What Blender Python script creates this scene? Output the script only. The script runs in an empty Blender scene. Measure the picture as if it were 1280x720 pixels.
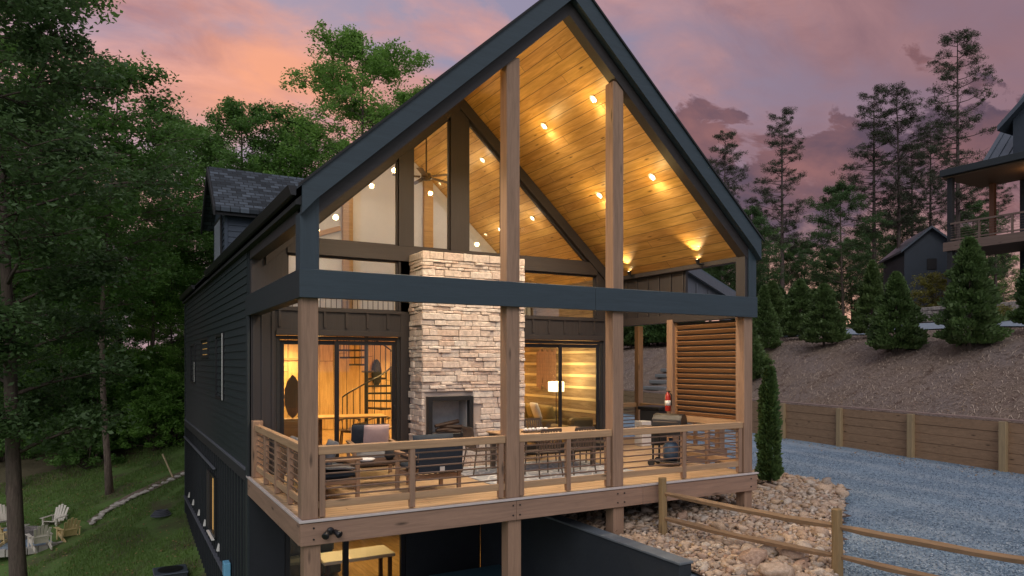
import bpy, bmesh, math, random
import numpy as np
from mathutils import Vector, Matrix, noise
R = math.radians
S = bpy.context.scene
COL = S.collection

# ------------------------------------------------------------------ camera
CX, CY, CZ, YAW, FPX, HY = -2.14, -9.468, 2.086, R(29.257), 884.45, 453.16
cd = bpy.data.cameras.new('camera'); cam = bpy.data.objects.new('camera', cd); COL.objects.link(cam)
cam.location = (CX, CY, CZ); cam.rotation_euler = (R(90), 0, -YAW)
cd.sensor_width = 36; cd.lens = 36*FPX/1280; cd.shift_y = (HY-360)/1280
cd.clip_start = .1; cd.clip_end = 2500
S.camera = cam
S.view_settings.view_transform = 'Standard'; S.view_settings.look = 'None'
S.view_settings.exposure = 0.28; S.view_settings.gamma = 1
S.cycles.use_denoising = True
S.cycles.max_bounces = 7; S.cycles.diffuse_bounces = 4; S.cycles.glossy_bounces = 3
S.cycles.transparent_max_bounces = 10; S.cycles.transmission_bounces = 4
S.cycles.sample_clamp_indirect = 4; S.cycles.caustics_reflective = False; S.cycles.caustics_refractive = False

def raydir(u, v):
    ca, sa = math.cos(YAW), math.sin(YAW)
    a = (u-640)/FPX
    return Vector((sa+ca*a, ca-sa*a, (HY-v)/FPX))
def at(u, d):                      # ground-plan point seen in picture column u at depth d
    r = raydir(u, HY); return CX+r.x*d, CY+r.y*d

# ------------------------------------------------------------------ world
W = bpy.data.worlds.new('World'); S.world = W; W.use_nodes = True
nt = W.node_tree; nt.nodes.clear()
def wn(t, **k):
    n = nt.nodes.new(t)
    for a, b in k.items():
        if a in n.inputs: n.inputs[a].default_value = b
        else: setattr(n, a, b)
    return n
L_ = nt.links.new
tc = wn('ShaderNodeTexCoord'); sep = wn('ShaderNodeSeparateXYZ'); L_(tc.outputs['Generated'], sep.inputs[0])
def wm(op, a, b=None, c=None, clamp=False):
    n = wn('ShaderNodeMath', operation=op, use_clamp=clamp)
    for i, x in enumerate((a, b, c)):
        if x is None: continue
        if isinstance(x, (int, float)): n.inputs[i].default_value = x
        else: L_(x, n.inputs[i])
    return n.outputs[0]
def wramp(f, stops):
    n = wn('ShaderNodeValToRGB'); L_(f, n.inputs[0]); e = n.color_ramp.elements
    while len(e) < len(stops): e.new(.5)
    for i, (p, c) in enumerate(stops): e[i].position = p; e[i].color = (*c, 1)
    return n.outputs[0]
def wmix(f, a, b):
    n = wn('ShaderNodeMix', data_type='RGBA')
    if isinstance(f, (int, float)): n.inputs[0].default_value = f
    else: L_(f, n.inputs[0])
    for s, x in ((6, a), (7, b)):
        if isinstance(x, tuple): n.inputs[s].default_value = (*x, 1)
        else: L_(x, n.inputs[s])
    return n.outputs[2]
el = sep.outputs['Z']
den = wm('ADD', wm('MAXIMUM', el, 0.0), .32)
comb = wn('ShaderNodeCombineXYZ'); L_(wm('DIVIDE', sep.outputs['X'], den), comb.inputs[0]); L_(wm('DIVIDE', sep.outputs['Y'], den), comb.inputs[1])
mp = wn('ShaderNodeMapping'); mp.inputs['Scale'].default_value = (1.0, 1.55, 1); mp.inputs['Rotation'].default_value = (0, 0, R(-50)); L_(comb.outputs[0], mp.inputs[0])
n1 = wn('ShaderNodeTexNoise', Scale=2.6, Detail=9.0, Roughness=.56, Distortion=.35); L_(mp.outputs[0], n1.inputs['Vector'])
n2 = wn('ShaderNodeTexNoise', Scale=5.5, Detail=8.0, Roughness=.6, Distortion=.5); L_(mp.outputs[0], n2.inputs['Vector'])
n3 = wn('ShaderNodeTexNoise', Scale=1.25, Detail=7.0, Roughness=.5, Distortion=.6); L_(mp.outputs[0], n3.inputs['Vector'])
def soft(f, a, b_): return wm('DIVIDE', wm('SUBTRACT', f, a), b_-a, clamp=True)
N1, N2, N3 = n1.outputs['Fac'], n2.outputs['Fac'], n3.outputs['Fac']
def glow(u, v, k):                 # soft lobe round a sky direction
    d = raydir(u, v).normalized()
    dn = wn('ShaderNodeVectorMath', operation='DOT_PRODUCT'); L_(tc.outputs['Generated'], dn.inputs[0]); dn.inputs[1].default_value = d
    return wm('POWER', 2.71828, wm('MULTIPLY', wm('SUBTRACT', dn.outputs['Value'], 1.0), k))
# clear twilight: lilac blue between the clouds, paler low on the left
base = wmix(wm('MULTIPLY', glow(170, 170, 14), .9), (.26, .25, .36), (.36, .31, .40))
# rose cloud sheets
cl = soft(wm('ADD', wm('MULTIPLY', N3, .55), wm('MULTIPLY', N1, .45)), .43, .545)
rose = wmix(soft(N2, .34, .66), (.24, .135, .18), (.66, .35, .34))
left = glow(300, 60, 4.5)
rose = wmix(wm('MULTIPLY', left, .55), rose, wmix(soft(N2, .34, .66), (.36, .19, .22), (.80, .38, .29)))
rose = wmix(wm('MULTIPLY', glow(1330, 100, 8), 1.0), rose, wmix(soft(N2, .34, .66), (.15, .085, .10), (.40, .21, .20)))
base = wmix(wm('MULTIPLY', cl, .92), base, rose)
# duskier veil to the right
base = wmix(wm('MULTIPLY', glow(1330, 110, 10), .85), base, wmix(N1, (.16, .09, .12), (.35, .19, .20)))
# orange streak where the sun went down
og = wm('MULTIPLY', glow(350, 112, 130), wm('MULTIPLY', soft(N1, .30, .58), 1.0))
base = wmix(wm('MULTIPLY', og, .9, clamp=True), base, (.93, .38, .19))
og2 = wm('MULTIPLY', glow(560, 20, 30), wm('MULTIPLY', cl, .55)); base = wmix(og2, base, (.70, .33, .27))
# peach afterglow low between the trees on the right
hz = wramp(el, [(.0, (1, 1, 1)), (.07, (.8, .8, .8)), (.19, (0, 0, 0))])
base = wmix(wm('MULTIPLY', hz, .85), base, wmix(wm('MULTIPLY', glow(1040, 400, 22), 1.0), (.42, .28, .31), (.86, .47, .30)))
# heavy purple cloud bank low on the right, rose where the last light catches it
edge = wm('ADD', el, wm('MULTIPLY', wm('SUBTRACT', N2, .5), -.34))
edge = wm('ADD', edge, wm('MULTIPLY', wm('SUBTRACT', N1, .5), -.18))
bmask = wramp(edge, [(.125, (0, 0, 0)), (.18, (1, 1, 1)), (.282, (1, 1, 1)), (.30, (0, 0, 0))])
bm_ = wm('MULTIPLY', bmask, soft(glow(1010, 190, 20), .22, .50))
base = wmix(wm('MULTIPLY', bm_, .93), base, wmix(soft(N1, .46, .68), (.095, .06, .085), (.27, .12, .115)))
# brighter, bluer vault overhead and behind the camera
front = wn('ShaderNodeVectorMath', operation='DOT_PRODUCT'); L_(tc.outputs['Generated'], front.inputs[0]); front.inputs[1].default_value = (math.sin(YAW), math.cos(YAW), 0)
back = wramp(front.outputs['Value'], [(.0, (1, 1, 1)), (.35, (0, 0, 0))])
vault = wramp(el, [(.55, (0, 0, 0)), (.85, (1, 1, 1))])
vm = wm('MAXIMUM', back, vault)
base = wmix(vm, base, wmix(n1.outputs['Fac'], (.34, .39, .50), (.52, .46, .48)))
SKY_GAIN = .93
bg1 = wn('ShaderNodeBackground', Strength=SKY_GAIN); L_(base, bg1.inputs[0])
sky = wn('ShaderNodeTexSky', sky_type='NISHITA', sun_disc=False, sun_elevation=R(30), sun_rotation=R(205), altitude=400.0)
bg2 = wn('ShaderNodeBackground', Strength=.002); L_(sky.outputs[0], bg2.inputs[0])
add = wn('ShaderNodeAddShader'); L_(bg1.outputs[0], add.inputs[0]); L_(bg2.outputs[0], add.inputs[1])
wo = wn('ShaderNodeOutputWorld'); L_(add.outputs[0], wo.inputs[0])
W.cycles.sampling_method = 'MANUAL'; W.cycles.sample_map_resolution = 512

sd = bpy.data.lights.new('sun', 'SUN'); sd.energy = .85; sd.angle = R(35); sd.color = (1.0, .95, .93)
sun = bpy.data.objects.new('sun', sd); COL.objects.link(sun)
sdir = Vector((-.42, -.72, .6)); sun.rotation_euler = sdir.to_track_quat('Z', 'Y').to_euler()

# ------------------------------------------------------------------ materials
class G:
    def __init__(s, name):
        s.m = bpy.data.materials.new(name); s.m.use_nodes = True; s.t = s.m.node_tree
        s.b = s.t.nodes['Principled BSDF']; s.o = s.t.nodes['Material Output']
        s._c = None
    def n(s, t, **k):
        n = s.t.nodes.new(t)
        for a, b in k.items():
            if a in n.inputs: n.inputs[a].default_value = b
            else: setattr(n, a, b)
        return n
    def l(s, a, b): s.t.links.new(a, b)
    def co(s):
        if not s._c: s._c = s.n('ShaderNodeTexCoord')
        return s._c.outputs['Object']
    def map(s, sc, src=None):
        m = s.n('ShaderNodeMapping'); m.inputs['Scale'].default_value = sc; s.l(src or s.co(), m.inputs[0]); return m.outputs[0]
    def noise(s, vec, scale, detail=5.0, rough=.55, dist=0.0):
        n = s.n('ShaderNodeTexNoise', Scale=scale, Detail=float(detail), Roughness=rough, Distortion=dist); s.l(vec, n.inputs['Vector']); return n.outputs['Fac']
    def ma(s, op, a, b=None, c=None, clamp=False):
        n = s.n('ShaderNodeMath', operation=op, use_clamp=clamp)
        for i, x in enumerate((a, b, c)):
            if x is None: continue
            if isinstance(x, (int, float)): n.inputs[i].default_value = x
            else: s.l(x, n.inputs[i])
        return n.outputs[0]
    def ramp(s, f, stops, interp='LINEAR'):
        n = s.n('ShaderNodeValToRGB'); s.l(f, n.inputs[0]); e = n.color_ramp.elements; n.color_ramp.interpolation = interp
        while len(e) < len(stops): e.new(.5)
        for i, (p, c) in enumerate(stops): e[i].position = p; e[i].color = (*c, 1)
        return n.outputs[0]
    def mix(s, f, a, b, mode='MIX'):
        n = s.n('ShaderNodeMix', data_type='RGBA', blend_type=mode)
        if isinstance(f, (int, float)): n.inputs[0].default_value = f
        else: s.l(f, n.inputs[0])
        for i, x in ((6, a), (7, b)):
            if isinstance(x, tuple): n.inputs[i].default_value = (*x, 1)
            else: s.l(x, n.inputs[i])
        return n.outputs[2]
    def col(s, c):
        if isinstance(c, tuple): s.b.inputs['Base Color'].default_value = (*c, 1)
        else: s.l(c, s.b.inputs['Base Color'])
    def bump(s, h, strength=.3, dist=.01):
        n = s.n('ShaderNodeBump', Strength=strength, Distance=dist); s.l(h, n.inputs['Height']); s.l(n.outputs[0], s.b.inputs['Normal'])
    def rough(s, r):
        if isinstance(r, (int, float)): s.b.inputs['Roughness'].default_value = r
        else: s.l(r, s.b.inputs['Roughness'])

def k(c, f): return tuple(max(0, x*f) for x in c)
def painted(name, c, rough=.6, var=.25, scale=(3, 3, 3), metal=0):
    g = G(name); v = g.map(scale)
    a = g.noise(v, 2.2, 6, .6); b = g.noise(v, 30, 3, .6)
    g.col(g.mix(a, k(c, 1-var), k(c, 1+var))); g.rough(g.ma('MULTIPLY_ADD', b, .25, rough-.12)); g.bump(b, .25, .004)
    g.b.inputs['Metallic'].default_value = metal
    return g.m
def wood(name, c, axis='z', rough=.62, knots=True, var=.5):
    g = G(name); sc = {'x': (.7, 11, 11), 'y': (11, .7, 11), 'z': (11, 11, .7)}[axis]
    v = g.map(sc); a = g.noise(v, 1.6, 8, .62, .6); big = g.noise(g.co(), .9, 3)
    f = g.noise(g.map(k(sc, 5)), 1.4, 4, .7)
    cc = g.mix(g.ma('MULTIPLY_ADD', g.ma('SUBTRACT', a, .5), 2.4, .5, clamp=True), k(c, 1-var), k(c, 1+var))
    cc = g.mix(g.ma('MULTIPLY', big, .5), cc, k((c[0], c[1]*1.06, c[2]*1.12), 1.08))
    cc = g.mix(.45, cc, g.mix(f, k(c, .45), k(c, 1.5)))
    if knots:
        ks = {'x': (1.1, 5, 5), 'y': (5, 1.1, 5), 'z': (5, 5, 1.1)}[axis]
        vo = g.n('ShaderNodeTexVoronoi', Scale=1.0); g.l(g.map(ks), vo.inputs['Vector'])
        cc = g.mix(g.ramp(vo.outputs['Distance'], [(.04, (1, 1, 1)), (.15, (0, 0, 0))]), cc, k(c, .25))
    g.col(cc); g.rough(rough); g.bump(a, .25, .006)
    return g.m
def planks(name, cols, across, along, width, length, rough=.5, groove=.035, slopes=1.0, knot=True, gcol=.25, coat=0):
    """boards running along one axis, each its own tone"""
    g = G(name); sp = g.n('ShaderNodeSeparateXYZ'); g.l(g.co(), sp.inputs[0])
    A = sp.outputs[across.upper()]; Bq = sp.outputs[along.upper()]
    t = g.ma('DIVIDE', A, width); i = g.ma('FLOOR', t); fr = g.ma('SUBTRACT', t, i)
    wn1 = g.n('ShaderNodeTexWhiteNoise', noise_dimensions='1D'); g.l(i, wn1.inputs['W'])
    off = g.ma('MULTIPLY_ADD', wn1.outputs['Value'], 7.3, g.ma('DIVIDE', Bq, length)); j = g.ma('FLOOR', off); fj = g.ma('SUBTRACT', off, j)
    wn2 = g.n('ShaderNodeTexWhiteNoise', noise_dimensions='2D'); cb = g.n('ShaderNodeCombineXYZ'); g.l(i, cb.inputs[0]); g.l(j, cb.inputs[1]); g.l(cb.outputs[0], wn2.inputs['Vector'])
    rnd = wn2.outputs['Value']
    sc = {'x': (.8, 9, 9), 'y': (9, .8, 9), 'z': (9, 9, .8)}[along]
    vec = g.n('ShaderNodeVectorMath', operation='ADD'); g.l(g.map(sc), vec.inputs[0]); g.l(wn2.outputs['Color'], vec.inputs[1])
    gr = g.noise(vec.outputs[0], 1.7, 7, .6, .8)
    n = len(cols); base = g.ramp(rnd, [((q+.5)/n, c) for q, c in enumerate(cols)])
    base = g.mix(g.ma('MULTIPLY_ADD', g.ma('SUBTRACT', gr, .5), 2.2, .5, clamp=True), g.mix(.42, base, (0, 0, 0)), g.mix(.18, base, (1, .85, .6)))
    if knot:
        ks = {'x': (1.4, 6, 6), 'y': (6, 1.4, 6), 'z': (6, 6, 1.4)}[along]
        vo = g.n('ShaderNodeTexVoronoi', Scale=1.0); g.l(g.map(ks), vo.inputs['Vector'])
        base = g.mix(g.ramp(vo.outputs['Distance'], [(.04, (1, 1, 1)), (.13, (0, 0, 0))]), base, k(cols[0], .22))
    e = g.ma('MINIMUM', g.ma('MINIMUM', fr, g.ma('SUBTRACT', 1.0, fr)), g.ma('MULTIPLY', g.ma('MINIMUM', fj, g.ma('SUBTRACT', 1.0, fj)), length/width))
    gm = g.ma('LESS_THAN', e, groove)
    g.col(g.mix(gm, base, g.mix(1-gcol, base, (0.01, .008, .006)))); g.rough(rough)
    g.bump(g.ma('ADD', g.ma('MULTIPLY', gr, .2), g.ma('MULTIPLY', g.ma('MINIMUM', e, groove*2), 6)), .4, .012)
    if coat: g.b.inputs['Coat Weight'].default_value = coat
    return g.m
def emis(name, c, s):
    g = G(name); g.b.inputs['Emission Color'].default_value = (*c, 1); g.b.inputs['Emission Strength'].default_value = s; g.col(c); return g.m
def glassm(name, refl=.5, tint=(.93, .95, .96)):
    g = G(name); g.t.nodes.remove(g.b)
    tr = g.n('ShaderNodeBsdfTransparent', Color=(*tint, 1)); gl = g.n('ShaderNodeBsdfGlossy', Roughness=.02)
    fr = g.n('ShaderNodeFresnel', IOR=1.5); mx = g.n('ShaderNodeMixShader')
    g.l(g.ma('MULTIPLY', fr.outputs[0], refl, clamp=True), mx.inputs[0]); g.l(tr.outputs[0], mx.inputs[1]); g.l(gl.outputs[0], mx.inputs[2]); g.l(mx.outputs[0], g.o.inputs[0])
    return g.m
def leafm(name, dark, light, trans=.35, olive=None):
    g = G(name); oi = g.n('ShaderNodeObjectInfo'); ge = g.n('ShaderNodeNewGeometry')
    cl = g.noise(g.co(), .55, 3, .6)
    f = g.ma('ADD', g.ma('MULTIPLY', ge.outputs['Random Per Island'], .55), g.ma('MULTIPLY_ADD', cl, 1.3, -.42), clamp=True)
    c = g.mix(f, dark, light)
    c = g.mix(g.ma('MULTIPLY', oi.outputs['Random'], .55), c, olive or k(light, .7))
    g.col(c); g.rough(.55)
    tl = g.n('ShaderNodeBsdfTranslucent'); g.l(g.mix(.5, c, k(light, 1.1)), tl.inputs[0])
    mx = g.n('ShaderNodeMixShader', Fac=trans); g.l(g.b.outputs[0], mx.inputs[1]); g.l(tl.outputs[0], mx.inputs[2]); g.l(mx.outputs[0], g.o.inputs[0])
    return g.m
def barkm(name, c):
    g = G(name); v = g.map((9, 9, 1.6)); a = g.noise(v, 1.5, 8, .7, .8); b = g.noise(g.co(), 1.2, 3)
    cc = g.mix(g.ma('MULTIPLY_ADD', g.ma('SUBTRACT', a, .5), 3, .5, clamp=True), k(c, .45), k(c, 1.5)); cc = g.mix(g.ramp(b, [(.5, (0, 0, 0)), (.7, (.6, .6, .6))]), cc, (c[0]*1.2, c[1]*1.35, c[2]*1.2))
    g.col(cc); g.rough(.9); g.bump(a, .7, .03); return g.m

M = {}
M['trim'] = wood('slate_painted_board', (.033, .052, .066), 'x', .55, False, .3)
M['trim_z'] = wood('slate_painted_post', (.033, .052, .066), 'z', .55, False, .3)
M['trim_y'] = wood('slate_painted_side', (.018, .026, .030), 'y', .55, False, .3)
M['navy'] = painted('dark_navy_siding', (.014, .024, .027), .55, .25, (1.5, 1.5, 1.5))
M['dormer'] = painted('blue_grey_siding', (.040, .058, .085), .55, .2, (1.5, 1.5, 1.5))
M['base'] = painted('near_black_batten', (.012, .015, .020), .6, .3)
M['conc'] = painted('dark_painted_concrete', (.022, .028, .036), .8, .3, (1, 1, 1))
M['conc_top'] = painted('worn_concrete_cap', (.12, .14, .16), .85, .35, (2, 2, 2))
M['umber'] = wood('umber_stained_wall', (.032, .027, .028), 'z', .6, False, .3)
M['umber_x'] = wood('umber_stained_trim', (.034, .028, .028), 'x', .6, False, .3)
M['greyboard'] = wood('grey_stained_batten', (.10, .105, .125), 'z', .7, False, .25)
M['post'] = wood('cedar_post', (.30, .185, .12), 'z')
M['beamx'] = wood('cedar_beam_x', (.31, .19, .13), 'x')
M['beamy'] = wood('cedar_beam_y', (.31, .19, .13), 'y')
M['rail'] = wood('cedar_rail', (.43, .27, .15), 'x')
M['raily'] = wood('cedar_rail_side', (.43, .27, .15), 'y')
M['deckedge'] = painted('pale_deck_edge', (.56, .50, .47), .6, .15)
M['rod'] = painted('bronze_metal_rod', (.20, .13, .095), .4, .2, metal=.3)
M['pine'] = planks('pine_ceiling', [(.60, .30, .045), (.70, .38, .07), (.64, .33, .055), (.74, .42, .08)], 'x', 'y', .15, 3.7, .42, .03)
M['deck'] = planks('deck_boards', [(.50, .32, .17), (.58, .38, .22), (.53, .34, .19)], 'y', 'x', .14, 3.6, .5, .035, knot=False)
M['floor'] = planks('pine_floor', [(.42, .24, .09), (.5, .29, .11)], 'x', 'y', .13, 2.2, .3, .02, knot=False, coat=.3)
M['log'] = planks('log_and_chinking', [(.20, .125, .055), (.25, .16, .07)], 'z', 'y', .30, 40, .7, .001, knot=False)
M['louver'] = wood('louver_slats', (.36, .19, .085), 'y', .5, False)
M['interior'] = painted('warm_white_wall', (.66, .67, .70), .8, .06)
M['cream'] = planks('cream_panelling', [(.66, .43, .17), (.70, .47, .20)], 'x', 'z', .42, 9, .7, .02, knot=False)
M['black'] = painted('black_metal', (.012, .012, .014), .4, .2)
M['blackmat'] = painted('matte_black', (.02, .02, .022), .8, .2)
M['glass'] = glassm('window_glass', 1.7)
M['doorglass'] = glassm('door_glass', 1.0)
M['lamp'] = emis('lamp_glow', (1, .78, .45), 16)
M['shade'] = emis('lit_lampshade', (1, .80, .45), 2.6)
M['white'] = painted('white_paint', (.75, .74, .70), .55, .08)
M['palewood'] = wood('pale_lumber', (.55, .43, .25), 'z', .7, False)
M['teak'] = wood('teak_frame', (.30, .19, .12), 'y', .6, False)
M['slatmetal'] = painted('taupe_metal', (.11, .085, .07), .45, .2, metal=.3)
M['navyfab'] = painted('navy_cushion', (.022, .032, .048), .9, .3, (8, 8, 8))
M['greyfab'] = painted('grey_cushion', (.14, .145, .16), .9, .2, (8, 8, 8))
M['pinkfab'] = painted('dusty_pink_cushion', (.50, .36, .35), .9, .12, (8, 8, 8))
M['whitefab'] = painted('white_cushion', (.70, .68, .68), .9, .1, (8, 8, 8))
M['leather'] = painted('olive_tan_leather', (.24, .17, .06), .5, .25, (5, 5, 5))
M['darkwood'] = wood('dark_wood', (.07, .04, .025), 'x', .45, False)
M['oak'] = wood('oak_table', (.42, .26, .11), 'x', .4, False)
M['red'] = painted('red_enamel', (.40, .025, .015), .35, .1)
M['blueplastic'] = painted('light_blue_plastic', (.16, .42, .62), .5, .1)
M['timber'] = wood('retaining_timber', (.34, .21, .12), 'y', .8, True, .5)
M['timberpost'] = wood('treated_post', (.33, .24, .13), 'z', .8, True, .45)
M['fence'] = wood('split_rail', (.26, .16, .085), 'y', .8, True, .5)
M['fencepost'] = wood('split_rail_post', (.25, .165, .075), 'z', .8, True, .55)
M['metalroof'] = painted('standing_seam_metal', (.085, .105, .13), .4, .15, metal=.3)
M['bark'] = barkm('grey_brown_bark', (.095, .07, .055))
M['barklight'] = barkm('pale_bark', (.17, .125, .10))
M['pinebark'] = barkm('pine_bark', (.085, .06, .055))
M['leaf'] = leafm('broadleaf', (.05, .12, .038), (.19, .36, .08), .42, (.15, .27, .065))
M['leaf_fresh'] = leafm('fresh_leaf', (.09, .19, .045), (.28, .50, .10), .48, (.25, .42, .09))
M['leaf_dark'] = leafm('dark_leaf', (.035, .08, .035), (.13, .23, .075), .4, (.09, .15, .055))
M['needle'] = leafm('pine_needle', (.035, .05, .028), (.09, .115, .055), .2, (.05, .055, .035))
M['arbor'] = leafm('arborvitae_spray', (.025, .065, .025), (.12, .23, .06), .32, (.13, .15, .05))
M['yellowleaf'] = leafm('golden_leaf', (.09, .11, .02), (.32, .30, .05), .35, (.22, .2, .05))

def rockm(name, cols):
    g = G(name); oi = g.n('ShaderNodeObjectInfo'); ge = g.n('ShaderNodeNewGeometry')
    r = g.ma('FRACT', g.ma('ADD', g.ma('MULTIPLY', oi.outputs['Random'], 7.77), ge.outputs['Random Per Island']))
    n = len(cols); c = g.ramp(r, [((q+.5)/n, x) for q, x in enumerate(cols)])
    a = g.noise(g.co(), 14, 6, .65, .5); b = g.noise(g.co(), 60, 3, .6)
    c = g.mix(g.ma('MULTIPLY_ADD', g.ma('SUBTRACT', a, .5), 2.2, .45, clamp=True), g.mix(.5, c, (.05, .035, .025)), g.mix(.25, c, (.9, .8, .7)))
    g.col(c); g.rough(.8); g.bump(g.ma('ADD', a, g.ma('MULTIPLY', b, .4)), .5, .012); return g.m
M['rock'] = rockm('river_rock', [(.54, .35, .21), (.70, .50, .34), (.42, .27, .17), (.58, .49, .40), (.76, .61, .46), (.46, .25, .14), (.34, .27, .22), (.64, .43, .26)])
M['stone'] = rockm('ledge_stone', [(.80, .67, .61), (.85, .75, .70), (.74, .60, .55), (.81, .73, .70), (.88, .82, .79), (.72, .56, .49)])
M['mortar'] = painted('recessed_mortar', (.45, .38, .35), .9, .2)
M['wallstone'] = rockm('field_stone', [(.22, .20, .19), (.32, .28, .25), (.16, .15, .15)])

def shingle(name, au, av, su, sv, c1, c2, mort):
    g = G(name); sp = g.n('ShaderNodeSeparateXYZ'); g.l(g.co(), sp.inputs[0]); cb = g.n('ShaderNodeCombineXYZ')
    g.l(g.ma('MULTIPLY', sp.outputs[au], su), cb.inputs[0]); g.l(g.ma('MULTIPLY', sp.outputs[av], sv), cb.inputs[1])
    br = g.n('ShaderNodeTexBrick', Color1=(*c1, 1), Color2=(*c2, 1), Mortar=(*mort, 1), Scale=1.0); br.inputs['Mortar Size'].default_value = .012; br.inputs['Brick Width'].default_value = .24; br.inputs['Row Height'].default_value = .145; br.inputs['Bias'].default_value = -.15
    g.l(cb.outputs[0], br.inputs['Vector'])
    a = g.noise(g.co(), 9, 5, .7); g.col(g.mix(g.ma('MULTIPLY', a, .45), br.outputs['Color'], (.012, .014, .018))); g.rough(.9)
    g.bump(g.ma('SUBTRACT', g.ma('MULTIPLY', a, .4), br.outputs['Fac']), .6, .015); return g.m
M['shingle'] = shingle('asphalt_shingle', 'Y', 'X', 1, 1.345, (.035, .04, .048), (.11, .13, .16), (.012, .013, .015))
M['shingle_d'] = shingle('asphalt_shingle_dormer', 'X', 'Y', 1, 1.4, (.02, .027, .034), (.12, .15, .185), (.012, .013, .015))

g = G('gravel_surface'); vo = g.n('ShaderNodeTexVoronoi', Scale=24.0); g.l(g.co(), vo.inputs['Vector']); vo2 = g.n('ShaderNodeTexVoronoi', Scale=9.0); g.l(g.co(), vo2.inputs['Vector'])
big = g.noise(g.map((.6, .25, 1)), 1.1, 5, .6); sc_ = g.n('ShaderNodeSeparateColor'); g.l(vo.outputs['Color'], sc_.inputs[0]); sc2 = g.n('ShaderNodeSeparateColor'); g.l(vo2.outputs['Color'], sc2.inputs[0])
c = g.ramp(sc_.outputs[0], [(.0, (.09, .14, .19)), (.45, (.17, .25, .33)), (.8, (.27, .36, .45)), (1, (.44, .52, .58))])
c = g.mix(g.ma('MULTIPLY', sc2.outputs[1], .35), c, (.10, .16, .22)); c = g.mix(g.ma('MULTIPLY_ADD', g.ma('SUBTRACT', big, .5), 2.4, .25, clamp=True), c, (.28, .38, .47)); spx = g.n('ShaderNodeSeparateXYZ'); g.l(g.co(), spx.inputs[0]); wob = g.noise(g.map((.2, .2, 1)), 1.0, 3)
lane = g.ma('ADD', g.ma('MULTIPLY_ADD', spx.outputs['Y'], -.205, spx.outputs['X']), g.ma('MULTIPLY', wob, 1.6))
trk = g.ma('POWER', g.ma('ABSOLUTE', g.ma('SINE', g.ma('MULTIPLY', lane, 1.75))), 5.0)
fines = g.noise(g.co(), 2.3, 6, .7)
c = g.mix(g.ma('MULTIPLY', trk, g.ma('MULTIPLY', fines, 1.3), clamp=True), c, (.34, .40, .45)); c = g.mix(g.ramp(fines, [(.58, (0, 0, 0)), (.72, (.5, .5, .5))]), c, (.13, .15, .165))
g.col(c); g.rough(.9)
g.bump(g.ma('SUBTRACT', 1.0, vo.outputs['Distance']), .9, .03); M['gravel'] = g.m
g = G('pine_straw_mulch'); a = g.noise(g.map((6, 16, 9)), 2.2, 8, .7, 1.5); b = g.noise(g.co(), .5, 4, .6); d_ = g.noise(g.map((22, 7, 9)), 2.0, 6, .7, 1.2)
c = g.mix(g.ma('MULTIPLY_ADD', g.ma('SUBTRACT', g.ma('MAXIMUM', a, d_), .5), 3.0, .35, clamp=True), (.13, .09, .065), (.46, .34, .26)); c = g.mix(g.ramp(b, [(.4, (0, 0, 0)), (.65, (.7, .7, .7))]), c, (.27, .215, .195)); cl_ = g.noise(g.map((.5, 1.3, 1)), 1.6, 6, .65); c = g.mix(g.ramp(cl_, [(.56, (0, 0, 0)), (.68, (.75, .75, .75))]), c, (.12, .065, .045))
g.col(c); g.rough(.95); g.bump(g.ma('ADD', a, d_), .9, .05); M['mulch'] = g.m
g = G('lawn_and_woodland'); sp = g.n('ShaderNodeSeparateXYZ'); g.l(g.co(), sp.inputs[0]); a = g.noise(g.co(), .7, 5, .6); b = g.noise(g.co(), 9, 6, .7)
gr = g.mix(b, (.05, .10, .022), (.16, .27, .055)); gr = g.mix(g.ramp(a, [(.48, (0, 0, 0)), (.66, (.75, .75, .75))]), gr, (.085, .055, .035))
wd = g.mix(b, (.04, .045, .02), (.17, .13, .07)); wf = g.ma('MULTIPLY', g.ma('SUBTRACT', g.ma('MULTIPLY_ADD', a, 6, sp.outputs['Y']), 30.5), .5, clamp=True)
g.col(g.mix(wf, gr, wd)); g.rough(.95); g.bump(b, .8, .05); M['ground'] = g.m
g = G('soil_bed'); a = g.noise(g.co(), 12, 6, .7); g.col(g.mix(a, (.05, .03, .02), (.16, .10, .07))); g.rough(1); g.bump(a, .8, .03); M['soil'] = g.m
M['upperroad'] = painted('pale_gravel_road', (.26, .31, .37), .9, .3)
M['slab'] = painted('concrete_slab', (.22, .22, .22), .8, .2)
g = G('woven_rug'); ck = g.n('ShaderNodeTexVoronoi', Scale=5.0, feature='DISTANCE_TO_EDGE'); g.l(g.co(), ck.inputs[0]); a = g.noise(g.co(), 40, 3); g.col(g.mix(g.ramp(ck.outputs[0], [(.04, (1, 1, 1)), (.09, (0, 0, 0))]), g.mix(a, (.20, .22, .26), (.30, .32, .36)), (.5, .5, .52))); g.rough(.95); M['rug'] = g.m

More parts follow.
